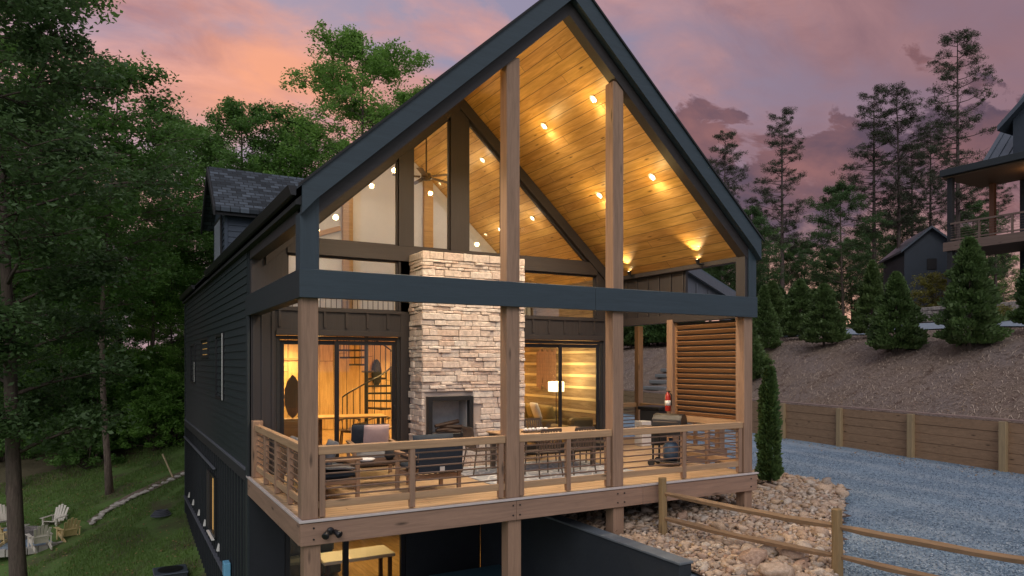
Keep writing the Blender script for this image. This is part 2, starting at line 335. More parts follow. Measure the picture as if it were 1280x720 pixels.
# ------------------------------------------------------------------ mesh helpers
class MB:
    def __init__(s): s.v = []; s.f = []
    def add(s, vs, fs):
        o = len(s.v); s.v += [tuple(p) for p in vs]; s.f += [tuple(i+o for i in f) for f in fs]; return s
    def box(s, x0, x1, y0, y1, z0, z1):
        return s.add([(x0, y0, z0), (x1, y0, z0), (x1, y1, z0), (x0, y1, z0), (x0, y0, z1), (x1, y0, z1), (x1, y1, z1), (x0, y1, z1)],
                     [(0, 3, 2, 1), (4, 5, 6, 7), (0, 1, 5, 4), (1, 2, 6, 5), (2, 3, 7, 6), (3, 0, 4, 7)])
    def prism(s, poly, axis, a, b):
        """polygon in the plane across an axis, pushed from a to b"""
        def P(p, t):
            return {'y': (p[0], t, p[1]), 'x': (t, p[0], p[1]), 'z': (p[0], p[1], t)}[axis]
        n = len(poly); vs = [P(p, a) for p in poly]+[P(p, b) for p in poly]
        return s.add(vs, [tuple(range(n-1, -1, -1)), tuple(range(n, 2*n))]+[(i, (i+1) % n, n+(i+1) % n, n+i) for i in range(n)])
    def tube(s, pts, rad, n=8):
        if isinstance(rad, (int, float)): rad = [rad]*len(pts)
        pts = [Vector(p) for p in pts]; o = len(s.v); prev = None
        for i, p in enumerate(pts):
            d = (pts[min(i+1, len(pts)-1)]-pts[max(i-1, 0)])
            d = d.normalized() if d.length > 1e-6 else Vector((0, 0, 1))
            u = (prev - d*prev.dot(d)) if prev is not None else d.orthogonal()
            u = u.normalized() if u.length > 1e-6 else d.orthogonal().normalized()
            prev = u; w = d.cross(u)
            for q in range(n):
                a = 2*math.pi*q/n; s.v.append(tuple(p+(u*math.cos(a)+w*math.sin(a))*rad[i]))
        for i in range(len(pts)-1):
            for q in range(n):
                a = o+i*n+q; b = o+i*n+(q+1) % n; s.f.append((a, b, b+n, a+n))
        s.f.append(tuple(o+q for q in range(n-1, -1, -1))); s.f.append(tuple(o+(len(pts)-1)*n+q for q in range(n)))
        return s
    def bar(s, p0, p1, w, h, up=(0, 0, 1)):
        p0, p1 = Vector(p0), Vector(p1); d = (p1-p0).normalized(); up = Vector(up)
        if abs(d.dot(up)) > .98: up = Vector((0, 1, 0))
        sx = d.cross(up).normalized()*w/2; uz = sx.cross(d).normalized()*h/2
        vs = [p+a*sx+b*uz for p in (p0, p1) for a, b in ((-1, -1), (1, -1), (1, 1), (-1, 1))]
        return s.add(vs, [(0, 1, 2, 3), (7, 6, 5, 4), (0, 4, 5, 1), (1, 5, 6, 2), (2, 6, 7, 3), (3, 7, 4, 0)])
    def lathe(s, prof, n=20, c=(0, 0, 0)):
        o = len(s.v)
        for r_, z in prof:
            for q in range(n):
                a = 2*math.pi*q/n; s.v.append((c[0]+r_*math.cos(a), c[1]+r_*math.sin(a), c[2]+z))
        for i in range(len(prof)-1):
            for q in range(n):
                a = o+i*n+q; b = o+i*n+(q+1) % n; s.f.append((a, b, b+n, a+n))
        s.f.append(tuple(o+q for q in range(n-1, -1, -1))); s.f.append(tuple(o+(len(prof)-1)*n+q for q in range(n)))
        return s
    def build(s, name, mat, parent=None, bev=0, smooth=False, loc=None, kind=None, sub=0):
        me = bpy.data.meshes.new(name); me.from_pydata(s.v, [], s.f); me.materials.append(mat)
        b = bmesh.new(); b.from_mesh(me); bmesh.ops.recalc_face_normals(b, faces=b.faces)
        if bev: bmesh.ops.bevel(b, geom=list(b.edges), offset=bev, segments=1, affect='EDGES', clamp_overlap=True)
        b.to_mesh(me); b.free()
        if smooth: me.shade_smooth()
        o = bpy.data.objects.new(name, me); COL.objects.link(o)
        if sub:
            m = o.modifiers.new('sub', 'SUBSURF'); m.levels = sub; m.render_levels = sub
        if parent: o.parent = parent
        if loc: o.location = loc
        if kind: o['kind'] = kind
        return o
def B(name, mat, parent, *b, bev=.004, **kw): return MB().box(*b).build(name, mat, parent, bev, **kw)
def thing(name, label, cat, loc=(0, 0, 0), rz=0, group=None):
    o = bpy.data.objects.new(name, None); COL.objects.link(o); o.location = loc; o.rotation_euler = (0, 0, rz); o.empty_display_size = .3
    o['label'] = label; o['category'] = cat
    if group: o['group'] = group
    return o
def tag(o, label, cat, group=None):
    o['label'] = label; o['category'] = cat
    if group: o['group'] = group
    return o
def dup(root, loc, rz=0, label=None, group=None, scale=None):
    r_ = root.copy(); COL.objects.link(r_); r_.location = loc; r_.rotation_euler = (0, 0, rz)
    if scale: r_.scale = scale if isinstance(scale, tuple) else (scale,)*3
    if label: r_['label'] = label
    if group: r_['group'] = group
    elif 'group' in r_: del r_['group']
    for ch in list(root.children):
        c = ch.copy(); COL.objects.link(c); c.parent = r_
        for q in list(ch.children):
            d = q.copy(); COL.objects.link(d); d.parent = c
    return r_
def npmesh(name, V, F, mat, parent=None, smooth=False):
    """F: (n,k) int array"""
    me = bpy.data.meshes.new(name); nv, nf, kk = len(V), len(F), F.shape[1]
    me.vertices.add(nv); me.vertices.foreach_set('co', V.astype(np.float32).ravel())
    me.loops.add(nf*kk); me.loops.foreach_set('vertex_index', F.astype(np.int32).ravel())
    me.polygons.add(nf); me.polygons.foreach_set('loop_start', np.arange(0, nf*kk, kk, dtype=np.int32)); me.polygons.foreach_set('loop_total', np.full(nf, kk, dtype=np.int32))
    if smooth: me.polygons.foreach_set('use_smooth', np.ones(nf, dtype=bool))
    me.update(calc_edges=True); me.materials.append(mat)
    o = bpy.data.objects.new(name, me); COL.objects.link(o)
    if parent: o.parent = parent
    return o

# ------------------------------------------------------------------ terrain
def sm(a, b, x):
    t = min(1, max(0, (x-a)/(b-a))); return t*t*(3-2*t)
def xw(y): return 19.0+.205*y
GZ = -.9
def hL(x, y):                       # low ground: lawn on the left, woods behind
    xx = min(12, max(-16, x)); yy = min(45, y)
    z = -4+.28*(xx+4.1)+.09*(max(yy, -2)-20.4)
    if x < -16: z += (x+16)*.02
    z += .05*math.sin(x*.9+1)*math.sin(y*.7)
    if y > 26: z += .10*min(30, y-26)*sm(2, -12, x) + .03*min(40, max(0, y-26))
    if x > 3.2 and y < 27:
        w = sm(3.2, 4.6, x)*sm(27, 22, y); z = z*(1-w)+min(z, -1.4)*w
    if .1 < x < 8.4 and y < 17.6: z = min(z, -3.35)
    return z
def hB(s, y):
    z = .38+.50*min(s, 5)+.15*max(0, min(s, 15)-5)+.0*max(0, s-15)
    if s > 30: z -= .08*min(40, s-30)
    z += .10*noise.noise(Vector((s*.35, y*.35, 2)))*min(1, s*.6)
    return z
def hG(x, y):
    s = x-xw(y)
    if s > .1 and y < 90: return hB(s, y)
    if x > 5 and y < 22: return GZ
    return hL(x, y)
def axisv(lo, hi, fine0, fine1, step, far):
    a = list(np.arange(fine0, fine1+1e-6, step)); d = step
    p = fine0; pre = []
    while p > lo: d *= 1.35; p -= d; pre.append(p)
    d = step; p = fine1; post = []
    while p < hi: d *= 1.35; p += d; post.append(p)
    return np.array(pre[::-1]+a+post)
def gridmesh(name, xs, ys, fn, mat, kind='structure', smooth=True):
    V = []; nx, ny = len(xs), len(ys)
    for y in ys:
        for x in xs: V.append(fn(x, y))
    V = np.array(V); i = np.arange(nx-1); j = np.arange(ny-1); I, J = np.meshgrid(i, j); a = (J*nx+I).ravel()
    F = np.stack([a, a+1, a+nx+1, a+nx], 1); o = npmesh(name, V, F, mat, smooth=smooth); o['kind'] = kind; return o
gridmesh('ground', axisv(-900, 900, -26, 24, .7, 0), axisv(-200, 1200, -6, 46, .7, 0), lambda x, y: (x, y, hL(x, y)), M['ground'])
gridmesh('gravel_driveway', np.linspace(0, 1, 14), np.linspace(-16, 34, 30), lambda t, y: (4.9+(xw(y)+.12-4.9)*t if y < 4 else 8.5+(xw(y)+.12-8.5)*t, y, GZ+.012*math.sin(y*1.3+t*5)), M['gravel'])
gridmesh('hillside', np.concatenate([np.arange(0, 16, .35), np.arange(16, 120, 4)]), np.concatenate([np.arange(-16, -4, 1), np.arange(-4, 34, .5), np.arange(34, 130, 4)]), lambda s, y: (xw(y)+.04+s, y, hB(s, y)), M['mulch'])
gridmesh('patio', np.linspace(-.4, 4.74, 4), np.linspace(-5, 4.1, 4), lambda x, y: (x, y, -3.0), M['slab'])
# upper road on the bench of the hillside
ur = []
for y in np.arange(-10, 26, 1.0):
    ur.append((y, 9.0+.10*(y-8)+.4*math.sin(y*.3)))
V = []; F = []
for i, (y, s0) in enumerate(ur):
    for q, s in enumerate(np.linspace(s0, s0+3.2, 7)): V.append((xw(y)+.04+s, y, hB(s, y)+.06))
for i in range(len(ur)-1):
    for q in range(6): a = i*7+q; F.append((a, a+1, a+8, a+7))
npmesh('upper_road', np.array(V), np.array(F), M['upperroad'], smooth=True)['kind'] = 'structure'

# ================================================================== THE HOUSE
H = thing('gabled_house', 'dark slate gabled house with glowing pine porch ceiling and wraparound deck', 'house')
WX = 8.44; D = 4.17; LY = 17.64; XM = 4.22; SL = .9
def zr(x, z0): return z0-SL*abs(x-XM)
ZT, ZF, ZC = 8.25, 7.89, 7.74      # roof top, fascia bottom, pine ceiling (at the ridge)
# --- roof: shingled slabs; the pine ceiling is a part of its own under them
rf = MB()
for s in (-1, 1):
    e = XM+(4.32 if s < 0 else 4.27)*s
    rf.prism([(XM, ZT), (e, zr(e, ZT)), (e, zr(e, ZT)-.16), (XM, ZT-.16)], 'y', -.10, LY+.25)
roof = rf.build('roof', M['shingle'], H)
rc = MB().prism([(XM-.16, ZT-.11), (XM, ZT+.035), (XM+.16, ZT-.11)], 'y', -.1, LY+.25).build('ridge_cap', M['shingle'], roof)
for s in (-1, 1):
    e = XM+s*4.05
    MB().prism([(XM, ZC), (e, zr(e, ZC)), (e, zr(e, ZC)+.05), (XM, ZC+.05)], 'y', .12, 12.6).build('pine_ceiling', M['pine'], H)
for s in (-1, 1):
    e = XM+4.25*s
    MB().prism([(XM, ZT-.005), (e, zr(e, ZT)-.005), (e, zr(e, ZT)-.40), (e-s*.18, zr(e-s*.18, ZF)), (XM, ZF)], 'y', -.14, -.02).build('rake_fascia', M['trim'], H)
    MB().prism([(XM, ZT+.02), (e+s*.05, zr(e+s*.05, ZT)+.02), (e+s*.05, zr(e+s*.05, ZT)-.02), (XM, ZT-.02)], 'y', -.17, -.145).build('drip_edge', M['blackmat'], H)
    e = XM+s*4.1
    MB().prism([(XM, ZF+.05), (e, zr(e, ZF)+.05), (e, zr(e, ZC)-.07), (XM, ZC-.07)], 'y', .0, .20).build('rake_beam', M['umber_x'], H)
# eave fascia and gutters
MB().prism([(.0, 4.42), (.0, 4.14), (-.10, 4.14), (-.10, 4.33)], 'y', -.1, 9.95).build('eave_box', M['blackmat'], H)
MB().prism([(-.105, 4.37), (-.105, 4.25), (-.17, 4.25), (-.21, 4.37)], 'y', -.13, 9.9).build('gutter', M['black'], H)
MB().prism([(-.105, 4.37), (-.105, 4.25), (-.17, 4.25), (-.21, 4.37)], 'y', 13.3, LY+.2).build('gutter', M['black'], H)
MB().prism([(.0, 4.42), (.0, 4.14), (-.10, 4.14), (-.10, 4.33)], 'y', 9.95, LY+.2).build('eave_box', M['blackmat'], H)
MB().prism([(WX-.10, 4.38), (WX-.10, 4.16), (WX+.02, 4.16), (WX+.02, 4.30)], 'y', -.1, LY).build('eave_box', M['blackmat'], H)
# --- front posts
for x0, x1 in ((.0, .22), (3.09, 3.32), (5.12, 5.34), (8.2, 8.42)):
    top = 2.95 if x0 in (0, 8.2) else zr((x0+x1)/2, ZC)-.03
    B('porch_post', M['post'], H, x0, x1, .03, .25, 0, top, bev=.008)
MB().prism([(-.03, 3.32), (.22, 3.32), (.22, 4.30), (-.03, 4.06)], 'y', -.019, .25).build('corner_post', M['trim_z'], H, .004)
MB().prism([(8.27, 3.32), (8.47, 3.32), (8.47, 4.06), (8.27, 4.24)], 'y', -.019, .24).build('corner_post', M['trim_z'], H, .004)
B('corner_post', M['umber'], H, 8.2, 8.268, .01, .24, 3.32, 4.16, bev=.003)
for x0, x1 in ((-.04, 4.7), (4.705, WX+.03)): B('porch_beam', M['trim'], H, x0, x1, -.05, .0, 2.94, 3.32, bev=.006)
B('beam_core', M['umber_x'], H, .23, 8.2, .003, .24, 2.96, 3.30, bev=.004)
B('porch_beam', M['trim_y'], H, -.04, 0, .003, 4.45, 2.94, 3.32, bev=.005)
B('beam_core', M['umber_x'], H, .003, .2, .26, 4.15, 2.96, 3.30, bev=.004)
B('side_plate', M['umber_x'], H, .0, .2, .26, D-.01, 3.98, 4.14, bev=.004)
# --- deck
bo = MB()
for x in (.14, 3.16, 3.28, 5.16, 5.30, 8.3):
    for z_ in (-.10, -.25): bo.tube([(x, -.041, z_), (x, -.052, z_)], .013, 8)
bo.build('bolt_heads', M['black'], H)
dk = B('deck_floor', M['deck'], H, .0, WX, -.0, D, -.05, -.002, bev=0)
B('deck_edge', M['deckedge'], H, -.05, WX+.05, -.06, -.002, -.022, .008, bev=.002)
B('deck_edge', M['deckedge'], H, -.05, -.002, .0, D+.1, -.022, .008, bev=.002)
for x0, x1 in ((-.03, 3.22), (3.225, 5.7), (5.705, WX+.03)): B('rim_joist', M['beamx'], H, x0, x1, -.04, .01, -.33, -.036, bev=.006)
B('rim_joist', M['beamy'], H, -.04, .01, .012, D+.1, -.33, -.036, bev=.006)
B('rim_joist', M['beamy'], H, WX-.02, WX+.03, .012, D+.1, -.33, -.036, bev=.006)
B('deck_soffit', M['blackmat'], H, .05, WX-.05, .05, D-.02, -.30, -.06, bev=0)
for x0, x1, zb in ((.03, .25, -3.0), (3.11, 3.34, -3.0), (5.12, 5.34, -.84), (8.2, 8.4, -.75)):
    B('under_post', M['post'], H, x0, x1, .02, .24, zb, -.331, bev=.008)
# --- railings
def rail_run(p0, p1, posts, endposts=()):
    p0 = Vector(p0); p1 = Vector(p1); mt = M['rail'] if abs(p1.x-p0.x) > abs(p1.y-p0.y) else M['raily']
    d = (p1-p0).normalized()
    r0 = MB().bar(p0+Vector((0, 0, .905)), p1+Vector((0, 0, .905)), .09, .115).build('railing', mt, H, .006)
    MB().bar(p0+Vector((0, 0, .175)), p1+Vector((0, 0, .175)), .05, .10).build('bottom_rail', mt, r0, .005)
    for t in posts:
        q = p0+(p1-p0)*t; B('baluster_post', M['post'], r0, q.x-.04, q.x+.04, q.y-.04, q.y+.04, .012, .845, bev=.004)
    for i in range(6):
        z = .285+i*.1; MB().tube([p0+Vector((0, 0, z)), p1+Vector((0, 0, z))], .013, 6).build('rod', M['rod'], r0)
    return r0
YR = .10
rail_run((.225, YR, 0), (3.085, YR, 0), (.02, .47, .975))
rail_run((3.325, YR, 0), (5.115, YR, 0), (.03, .52, .965))
rail_run((5.345, YR, 0), (8.195, YR, 0), (.49, .98))
rail_run((.10, .255, 0), (.10, D-.12, 0), (.25, .5, .75))
B('newel_post', M['post'], H, .02, .20, D-.22, D-.04, .0, 1.03, bev=.008)
rail_run((WX-.1, .245, 0), (WX-.1, 2.0, 0), (.5,))
# --- right side: louvre screen, posts, panel above
for y0 in (2.03, 3.95): B('porch_post', M['post'], H, 8.22, 8.42, y0, y0+.18, .0, 3.0, bev=.006)
lv = MB().box(8.30, 8.345, .26, .30, .95, 2.93).box(8.30, 8.345, 1.99, 2.03, .95, 2.93).box(8.30, 8.345, .30, 1.99, .93, .975).build('louver_screen', M['louver'], H, .004)
sl = MB()
for i in range(17):
    z = 1.02+i*.113; sl.bar((8.32, .30, z), (8.32, 1.99, z), .014, .085, up=(-.7, 0, 1))
sl.build('slats', M['louver'], lv, .002); MB().box(8.352, 8.362, .27, 2.02, .98, 2.92).build('backing_panel', M['umber'], lv)
B('screen_header', M['umber_x'], H, 8.24, 8.43, .26, D-.02, 2.94, 3.10, bev=.004)
pn = B('batten_panel', M['umber'], H, 8.36, 8.43, 1.78, D-.02, 3.102, 4.02, bev=.003)
bt = MB()
for y in np.arange(1.82, 4.1, .38): bt.box(8.335, 8.358, y, y+.05, 3.12, 4.0)
bt.build('battens', M['umber'], pn)
B('side_plate', M['umber_x'], H, 8.25, 8.43, .26, D-.02, 4.022, 4.20, bev=.004)
for y, nm in ((1.18, 0), (3.36, 0)):
    sc = MB().lathe([(.045, 0), (.045, .012)], 16).build('wall_uplight', M['black'], H, 0, loc=(8.245, y, 4.07)); sc.rotation_euler = (0, R(-90), 0)
    MB().tube([(0, 0, .01), (0, 0, .08)], .015, 8).build('arm', M['black'], sc)
    MB().lathe([(.03, 0), (.045, .11), (.038, .11), (.03, .09)], 16).build('lamp_head', M['black'], sc).matrix_local = Matrix.Translation((.0, 0, .10)) @ Matrix.Rotation(R(75), 4, 'Y')
    bl = MB().lathe([(.0, 0), (.032, .002), (.032, .012), (0, .018)], 12).build('bulb', M['lamp'], sc); bl.matrix_local = Matrix.Translation((.09, 0, .13)) @ Matrix.Rotation(R(75), 4, 'Y')
# --- glazed gable wall at y = D
def wb(name, x0, x1, z0, z1, mat='umber', y0=D-.02, y1=D+.13, bev=.004): return B(name, M[mat], H, x0, x1, y0, y1, z0, z1, bev=bev)
sw = wb('porch_wall', 0.02, .46, 0, 3.11)
b_ = MB()
for x in (.05, .2, .38): b_.box(x, x+.045, D-.04, D-.022, .02, 3.1)
b_.build('battens', M['umber'], sw)
wb('porch_wall', 7.98, WX-.02, 0, 3.11)
wb('porch_wall', 2.9, 5.54, 0, 4.14)
for x0, x1 in ((.461, 2.899), (5.541, 7.979)):
    hd = wb('door_header', x0, x1, 2.6, 3.11)
    m = MB().box(x0, x1, D-.05, D-.022, 2.60, 2.70)
    x = x0+.04
    while x < x1-.05: m.box(x, x+.05, D-.045, D-.022, 2.76, 3.06); x += .42
    m.box(x0, x1, D-.05, D-.022, 3.06, 3.12).build('panel_trim', M['umber_x'], hd, .003)
def under(x0, x1, z0, zt, nm, mat='umber', y0=D-.03, y1=D+.12):
    top = lambda x: zr(x, zt)
    pts = [(x0, z0), (x1, z0), (x1, top(x1))]
    if x0 < XM < x1: pts.append((XM, zt))
    pts.append((x0, top(x0)))
    return MB().prism(pts, 'y', y0, y1).build(nm, M[mat], H, .004)
under(.02, .66, 3.112, ZC-.01, 'porch_wall'); under(7.78, WX-.02, 3.112, ZC-.01, 'porch_wall')
wb('crossbeam', .661, 7.779, 4.142, 4.44, 'umber_x', D-.06)
under(2.86, 3.17, 4.445, ZC-.3, 'gable_mullion'); under(4.01, 4.43, 4.445, ZC-.02, 'gable_mullion'); under(5.27, 5.58, 4.445, ZC-.3, 'gable_mullion')
wb('gable_mullion', 2.86, 3.17, 3.112, 4.14); wb('gable_mullion', 5.27, 5.58, 3.112, 4.14)
for s in (-1, 1):
    a, b2 = XM+s*.001, XM+s*3.95
    MB().prism([(a, ZC-.01), (b2, zr(b2, ZC)-.01), (b2, zr(b2, ZC)-.30), (a, ZC-.30)], 'y', D-.09, D+.10).build('rafter_trim', M['umber_x'], H, .004)
def window(poly, nm='gable_window'):
    fr = MB(); n = len(poly)
    for i in range(n):
        p, q = poly[i], poly[(i+1) % n]; fr.bar((p[0], D+.05, p[1]), (q[0], D+.05, q[1]), .05, .07, up=(0, 1, 0))
    fo = fr.build(nm, M['umber'], H)
    MB().prism(poly, 'y', D+.052, D+.060).build('pane', M['glass'], fo)
zt = ZC-.31
window([(.67, 3.12), (2.85, 3.12), (2.85, 4.13), (.67, 4.13)]); window([(5.59, 3.12), (7.77, 3.12), (7.77, 4.13), (5.59, 4.13)])
window([(.67, 4.45), (2.85, 4.45), (2.85, zr(2.85, zt)), (.67+.3, zr(.97, zt)), (.67, 4.47)])
window([(3.18, 4.45), (4.0, 4.45), (4.0, zr(4.0, zt)), (3.18, zr(3.18, zt))])
window([(4.44, 4.45), (5.26, 4.45), (5.26, zr(5.26, zt)), (4.44, zr(4.44, zt))])
window([(5.59, 4.45), (7.5, 4.45), (7.5, 4.46), (5.59, zr(5.59, zt))])
def slider(x0, x1, xm):
    f = MB().box(x0, x0+.07, D, D+.12, .02, 2.59).box(x1-.07, x1, D, D+.12, .02, 2.59).box(x0+.07, x1-.07, D, D+.12, 2.52, 2.59).box(x0+.07, x1-.07, D, D+.12, .02, .10).build('sliding_door', M['blackmat'], H, .004)
    for a, b2, y in ((x0+.08, xm+.05, D+.07), (xm-.05, x1-.08, D+.03)):
        s = MB().box(a, a+.08, y, y+.035, .11, 2.51).box(b2-.08, b2, y, y+.035, .11, 2.51).box(a+.08, b2-.08, y, y+.035, 2.43, 2.51).box(a+.08, b2-.08, y, y+.035, .11, .21).build('door_leaf', M['black'], f, .003)
        MB().box(a+.08, b2-.08, y+.012, y+.020, .21, 2.43).build('pane', M['doorglass'], f)
    MB().tube([(x1-.13, D+.0, .95), (x1-.13, D-.04, .98), (x1-.13, D-.04, 1.2), (x1-.13, D, 1.23)], .012, 6).build('handle', M['black'], f)
slider(.465, 2.895, 1.62); slider(5.545, 7.975, 6.81)
# --- stone chimney with firebox
rnd = random.Random(4)
FX0, FX1, FZ0, FZ1 = 3.17, 4.15, .60, 1.42
ch = MB().box(3.13, 5.33, 3.86, D-.03, 0, 4.22).box(3.13, 5.33, 3.46, 3.859, 0, FZ0+.07).box(3.13, 5.33, 3.46, 3.859, FZ1-.08, 4.22).box(3.13, FX0+.08, 3.46, 3.859, FZ0+.071, FZ1-.081).box(FX1-.08, 5.33, 3.46, 3.859, FZ0+.071, FZ1-.081).build('chimney', M['mortar'], H)
st = MB()
FB = (3.18+.0, 4.12, .58, 1.42)     # firebox hole seen on the front face
def stone_course(face, a0, a1, z0, z1):
    a = a0
    while a < a1-.01:
        w = rnd.uniform(.12, .42)*(1.0 if z1-z0 < .12 else 1.15); w = min(w, a1-a)
        if a1-(a+w) < .08: w = a1-a
        pr = rnd.uniform(.03, .075); g_ = .003; zz1 = z1-g_
        j = lambda: rnd.uniform(-.008, .008)
        lo, hi = a+g_, a+w-g_
        skip = face == 'front' and not (hi < FX0+.02 or lo > FX1-.02 or z1 < FZ0+.02 or z0 > FZ1-.04)
        if not skip:
            if face == 'front': vs = [(lo, 3.47), (hi, 3.47)]; q = [(lo+j(), 3.46-pr+j()), (hi+j(), 3.46-pr+j())]
            if face == 'left': vs = [(3.14, lo), (3.14, hi)]; q = [(3.13-pr+j(), lo+j()), (3.13-pr+j(), hi+j())]
            if face == 'right': vs = [(5.32, lo), (5.32, hi)]; q = [(5.33+pr+j(), lo+j()), (5.33+pr+j(), hi+j())]
            t1, t2 = zz1+j(), zz1+j(); u1, u2 = z0+g_+j()*.5, z0+g_+j()*.5
            st.add([(*vs[0], z0+g_), (*vs[1], z0+g_), (*vs[1], zz1), (*vs[0], zz1), (*q[0], u1), (*q[1], u2), (*q[1], t2), (*q[0], t1)],
                   [(0, 1, 2, 3), (4, 5, 6, 7), (0, 1, 5, 4), (1, 2, 6, 5), (2, 3, 7, 6), (3, 0, 4, 7)])
        a += w
z = 0.0
while z < 4.24:
    h = rnd.choice([.06, .075, .09, .11, .13]); h = min(h, 4.27-z)
    if 4.27-(z+h) < .04: h = 4.27-z
    # keep a course edge at the firebox head and sill
    stone_course('front', 3.075, 5.385, z, z+h); stone_course('left', 3.44, D-.03, z, z+h); stone_course('right', 3.44, D-.03, z, z+h)
    z += h
st.build('stone_veneer', M['stone'], ch, .010)
fx0, fx1, fz0, fz1 = FX0, FX1, FZ0, FZ1
fb = MB().box(fx0, fx0+.09, 3.34, 3.47, fz0, fz1).box(fx1-.09, fx1, 3.34, 3.47, fz0, fz1).box(fx0+.09, fx1-.09, 3.34, 3.47, fz1-.09, fz1).box(fx0+.09, fx1-.09, 3.34, 3.47, fz0, fz0+.08).build('firebox', M['black'], ch, .006)
# hollow core behind the opening: light liner set 2 mm in front of the chimney body
MB().box(fx0+.085, fx1-.085, 3.84, 3.855, fz0+.075, fz1-.085).box(fx0+.085, fx0+.10, 3.47, 3.838, fz0+.075, fz1-.085).box(fx1-.10, fx1-.085, 3.47, 3.838, fz0+.075, fz1-.085).build('brick_liner', painted('grey_firebrick', (.34, .35, .37), .8, .25, (6, 6, 6)), fb)
lg = MB()
for i, (dx, z_, a_) in enumerate(((-.2, .73, .1), (-.15, .75, -.2), (-.22, .82, .25), (-.1, .81, -.1))):
    lg.tube([(3.62+dx, 3.55+.05*(i%2), z_), (4.04+dx*.5, 3.60-.05*(i%2), z_+.3*a_)], [.035, .045], 8)
lg.build('logs', M['darkwood'], fb, 0)
# --- left wall
def siding(name, x, y0, y1, z0, z1, mat, parent, face=-1, h=.155, axis='x'):
    m = MB(); z = z0
    while z < z1-.01:
        t = min(z+h, z1)
        if axis == 'x': m.prism([(x, z), (x+face*.028, z), (x+face*.008, t), (x, t)], 'y', y0, y1)
        else: m.add([(y0, x, z), (y0, x+face*.028, z), (y0, x+face*.008, t), (y0, x, t), (y1, x, z), (y1, x+face*.028, z), (y1, x+face*.008, t), (y1, x, t)], [(0, 1, 2, 3), (7, 6, 5, 4), (0, 4, 5, 1), (1, 5, 6, 2), (2, 6, 7, 3), (3, 7, 4, 0)])
        z = t
    return m.build(name, mat, parent)
lw = B('side_wall', M['navy'], H, .0, .14, D+.135, LY, -4.4, 4.30, bev=0)
B('side_wall', M['navy'], H, WX-.14, WX, D+.135, LY, -1.4, 4.30, bev=0)
under(.141, WX-.141, -4.0, ZC-.02, 'back_wall', 'navy', LY-.14, LY)
siding('lap_siding', -.002, D+.2, LY, .14, 4.14, M['navy'], lw)
B('corner_board', M['trim_y'], lw, -.045, 0.0, D-.02, D+.20, -3.1, 2.935, bev=.004)
B('corner_board', M['trim_y'], lw, -.045, 0.0, LY-.12, LY+.03, -4.0, 4.1, bev=.004)
B('belly_band', M['greyboard'], lw, -.065, -.002, D+.2, LY-.13, .09, .138, bev=.004)
B('belly_band', M['blackmat'], lw, -.055, -.002, D+.2, LY-.13, -.12, .088, bev=.004)
bb = MB()
for y in np.arange(D+.4, LY-.2, .4): bb.box(-.030, -.002, y, y+.05, -4.2, -.125)
bb.build('battens', M['base'], lw)
B('ledge', M['greyboard'], lw, -.09, -.003, D+.2, LY-.13, -2.56, -2.52, bev=.004)
B('drain_pipe', M['greyboard'], lw, -.10, -.035, 8.9, LY-.3, -.50, -.45, bev=.01)
for y in (15.7, 14.3, 12.6, 11.1, 8.2): MB().prism([(-.09, -2.3), (-.035, -2.3), (-.035, -2.14), (-.05, -2.14)], 'y', y, y+.12).build('foundation_vent', M['white'], lw)
B('meter_box', M['blueplastic'], lw, -.16, -.035, 6.35, 6.65, -2.42, -2.12, bev=.01)
def swin(y0, y1, z0, z1, lit, frame='black'):
    f = MB().box(-.06, -.001, y0-.06, y0, z0-.06, z1+.06).box(-.06, -.001, y1, y1+.06, z0-.06, z1+.06).box(-.06, -.001, y0, y1, z1, z1+.06).box(-.06, -.001, y0, y1, z0-.06, z0).build('side_window', M[frame], lw, .003)
    MB().box(-.012, -.004, y0, y1, z0, z1).build('pane', lit, f)
WL = emis('lit_blind', (1, .55, .16), .25); WD = glassm('dark_glass', 1.0, (.3, .3, .32)); WB_ = painted('white_blind', (.25, .28, .33), .7, .1)
swin(7.55, 8.75, 1.3, 2.68, WD); B('blind', WB_, lw, -.003, -.0005, 7.55, 7.95, 1.3, 2.68, bev=0)
B('window_trim', M['white'], lw, -.07, -.06, 7.47, 7.54, 1.24, 2.74, bev=.003)
swin(10.5, 12.1, 2.27, 2.68, WL); swin(14.0, 15.2, 1.5, 2.6, WD)
B('window_trim', M['white'], lw, -.07, -.06, 13.92, 13.97, 1.5, 2.1, bev=.003)
swin(8.95, 9.95, -2.1, -.75, WL); B('window_sill', M['white'], lw, -.13, -.065, 8.9, 10.0, -2.2, -2.165, bev=.004); B('window_trim', M['umber'], lw, -.075, -.02, 10.02, 10.5, -2.15, -.7, bev=.003)
# --- dormer on the left slope
DY0, DY1, DYM = 10.65, 13.15, 11.9; DX = .42
dm = MB().box(DX, 3.0, DY0, DY1, 4.3, 6.25).prism([(DY0, 6.251), (DY1, 6.251), (DYM, 7.34)], 'x', DX, 3.2).build('dormer', M['dormer'], H)
siding('lap_siding', DY0-.003, DX-.02, 2.4, 4.35, 6.2, M['dormer'], dm, -1, .155, 'y')
siding('lap_siding', DX-.003, DY0, DY1, 4.3, 6.2, M['dormer'], dm, -1, .155, 'x')
B('corner_board', M['dormer'], dm, DX-.045, DX+.04, DY0-.045, DY0-.005, 4.2, 6.2, bev=.003)
dr = MB()
for s in (-1, 1):
    e = 1.62
    pts = [(DYM, 7.56), (DYM+s*e, 7.56-e*.88), (DYM+s*e, 7.56-e*.88-.1), (DYM, 7.46)]
    dr.prism(pts, 'x', DX-.3, 3.4)
dr.build('dormer_roof', M['shingle_d'], dm)
f2 = MB()
for s in (-1, 1):
    e = 1.6; f2.prism([(DYM, 7.54), (DYM+s*e, 7.54-e*.88), (DYM+s*e, 7.54-e*.88-.22), (DYM, 7.32)], 'x', DX-.35, DX-.305)
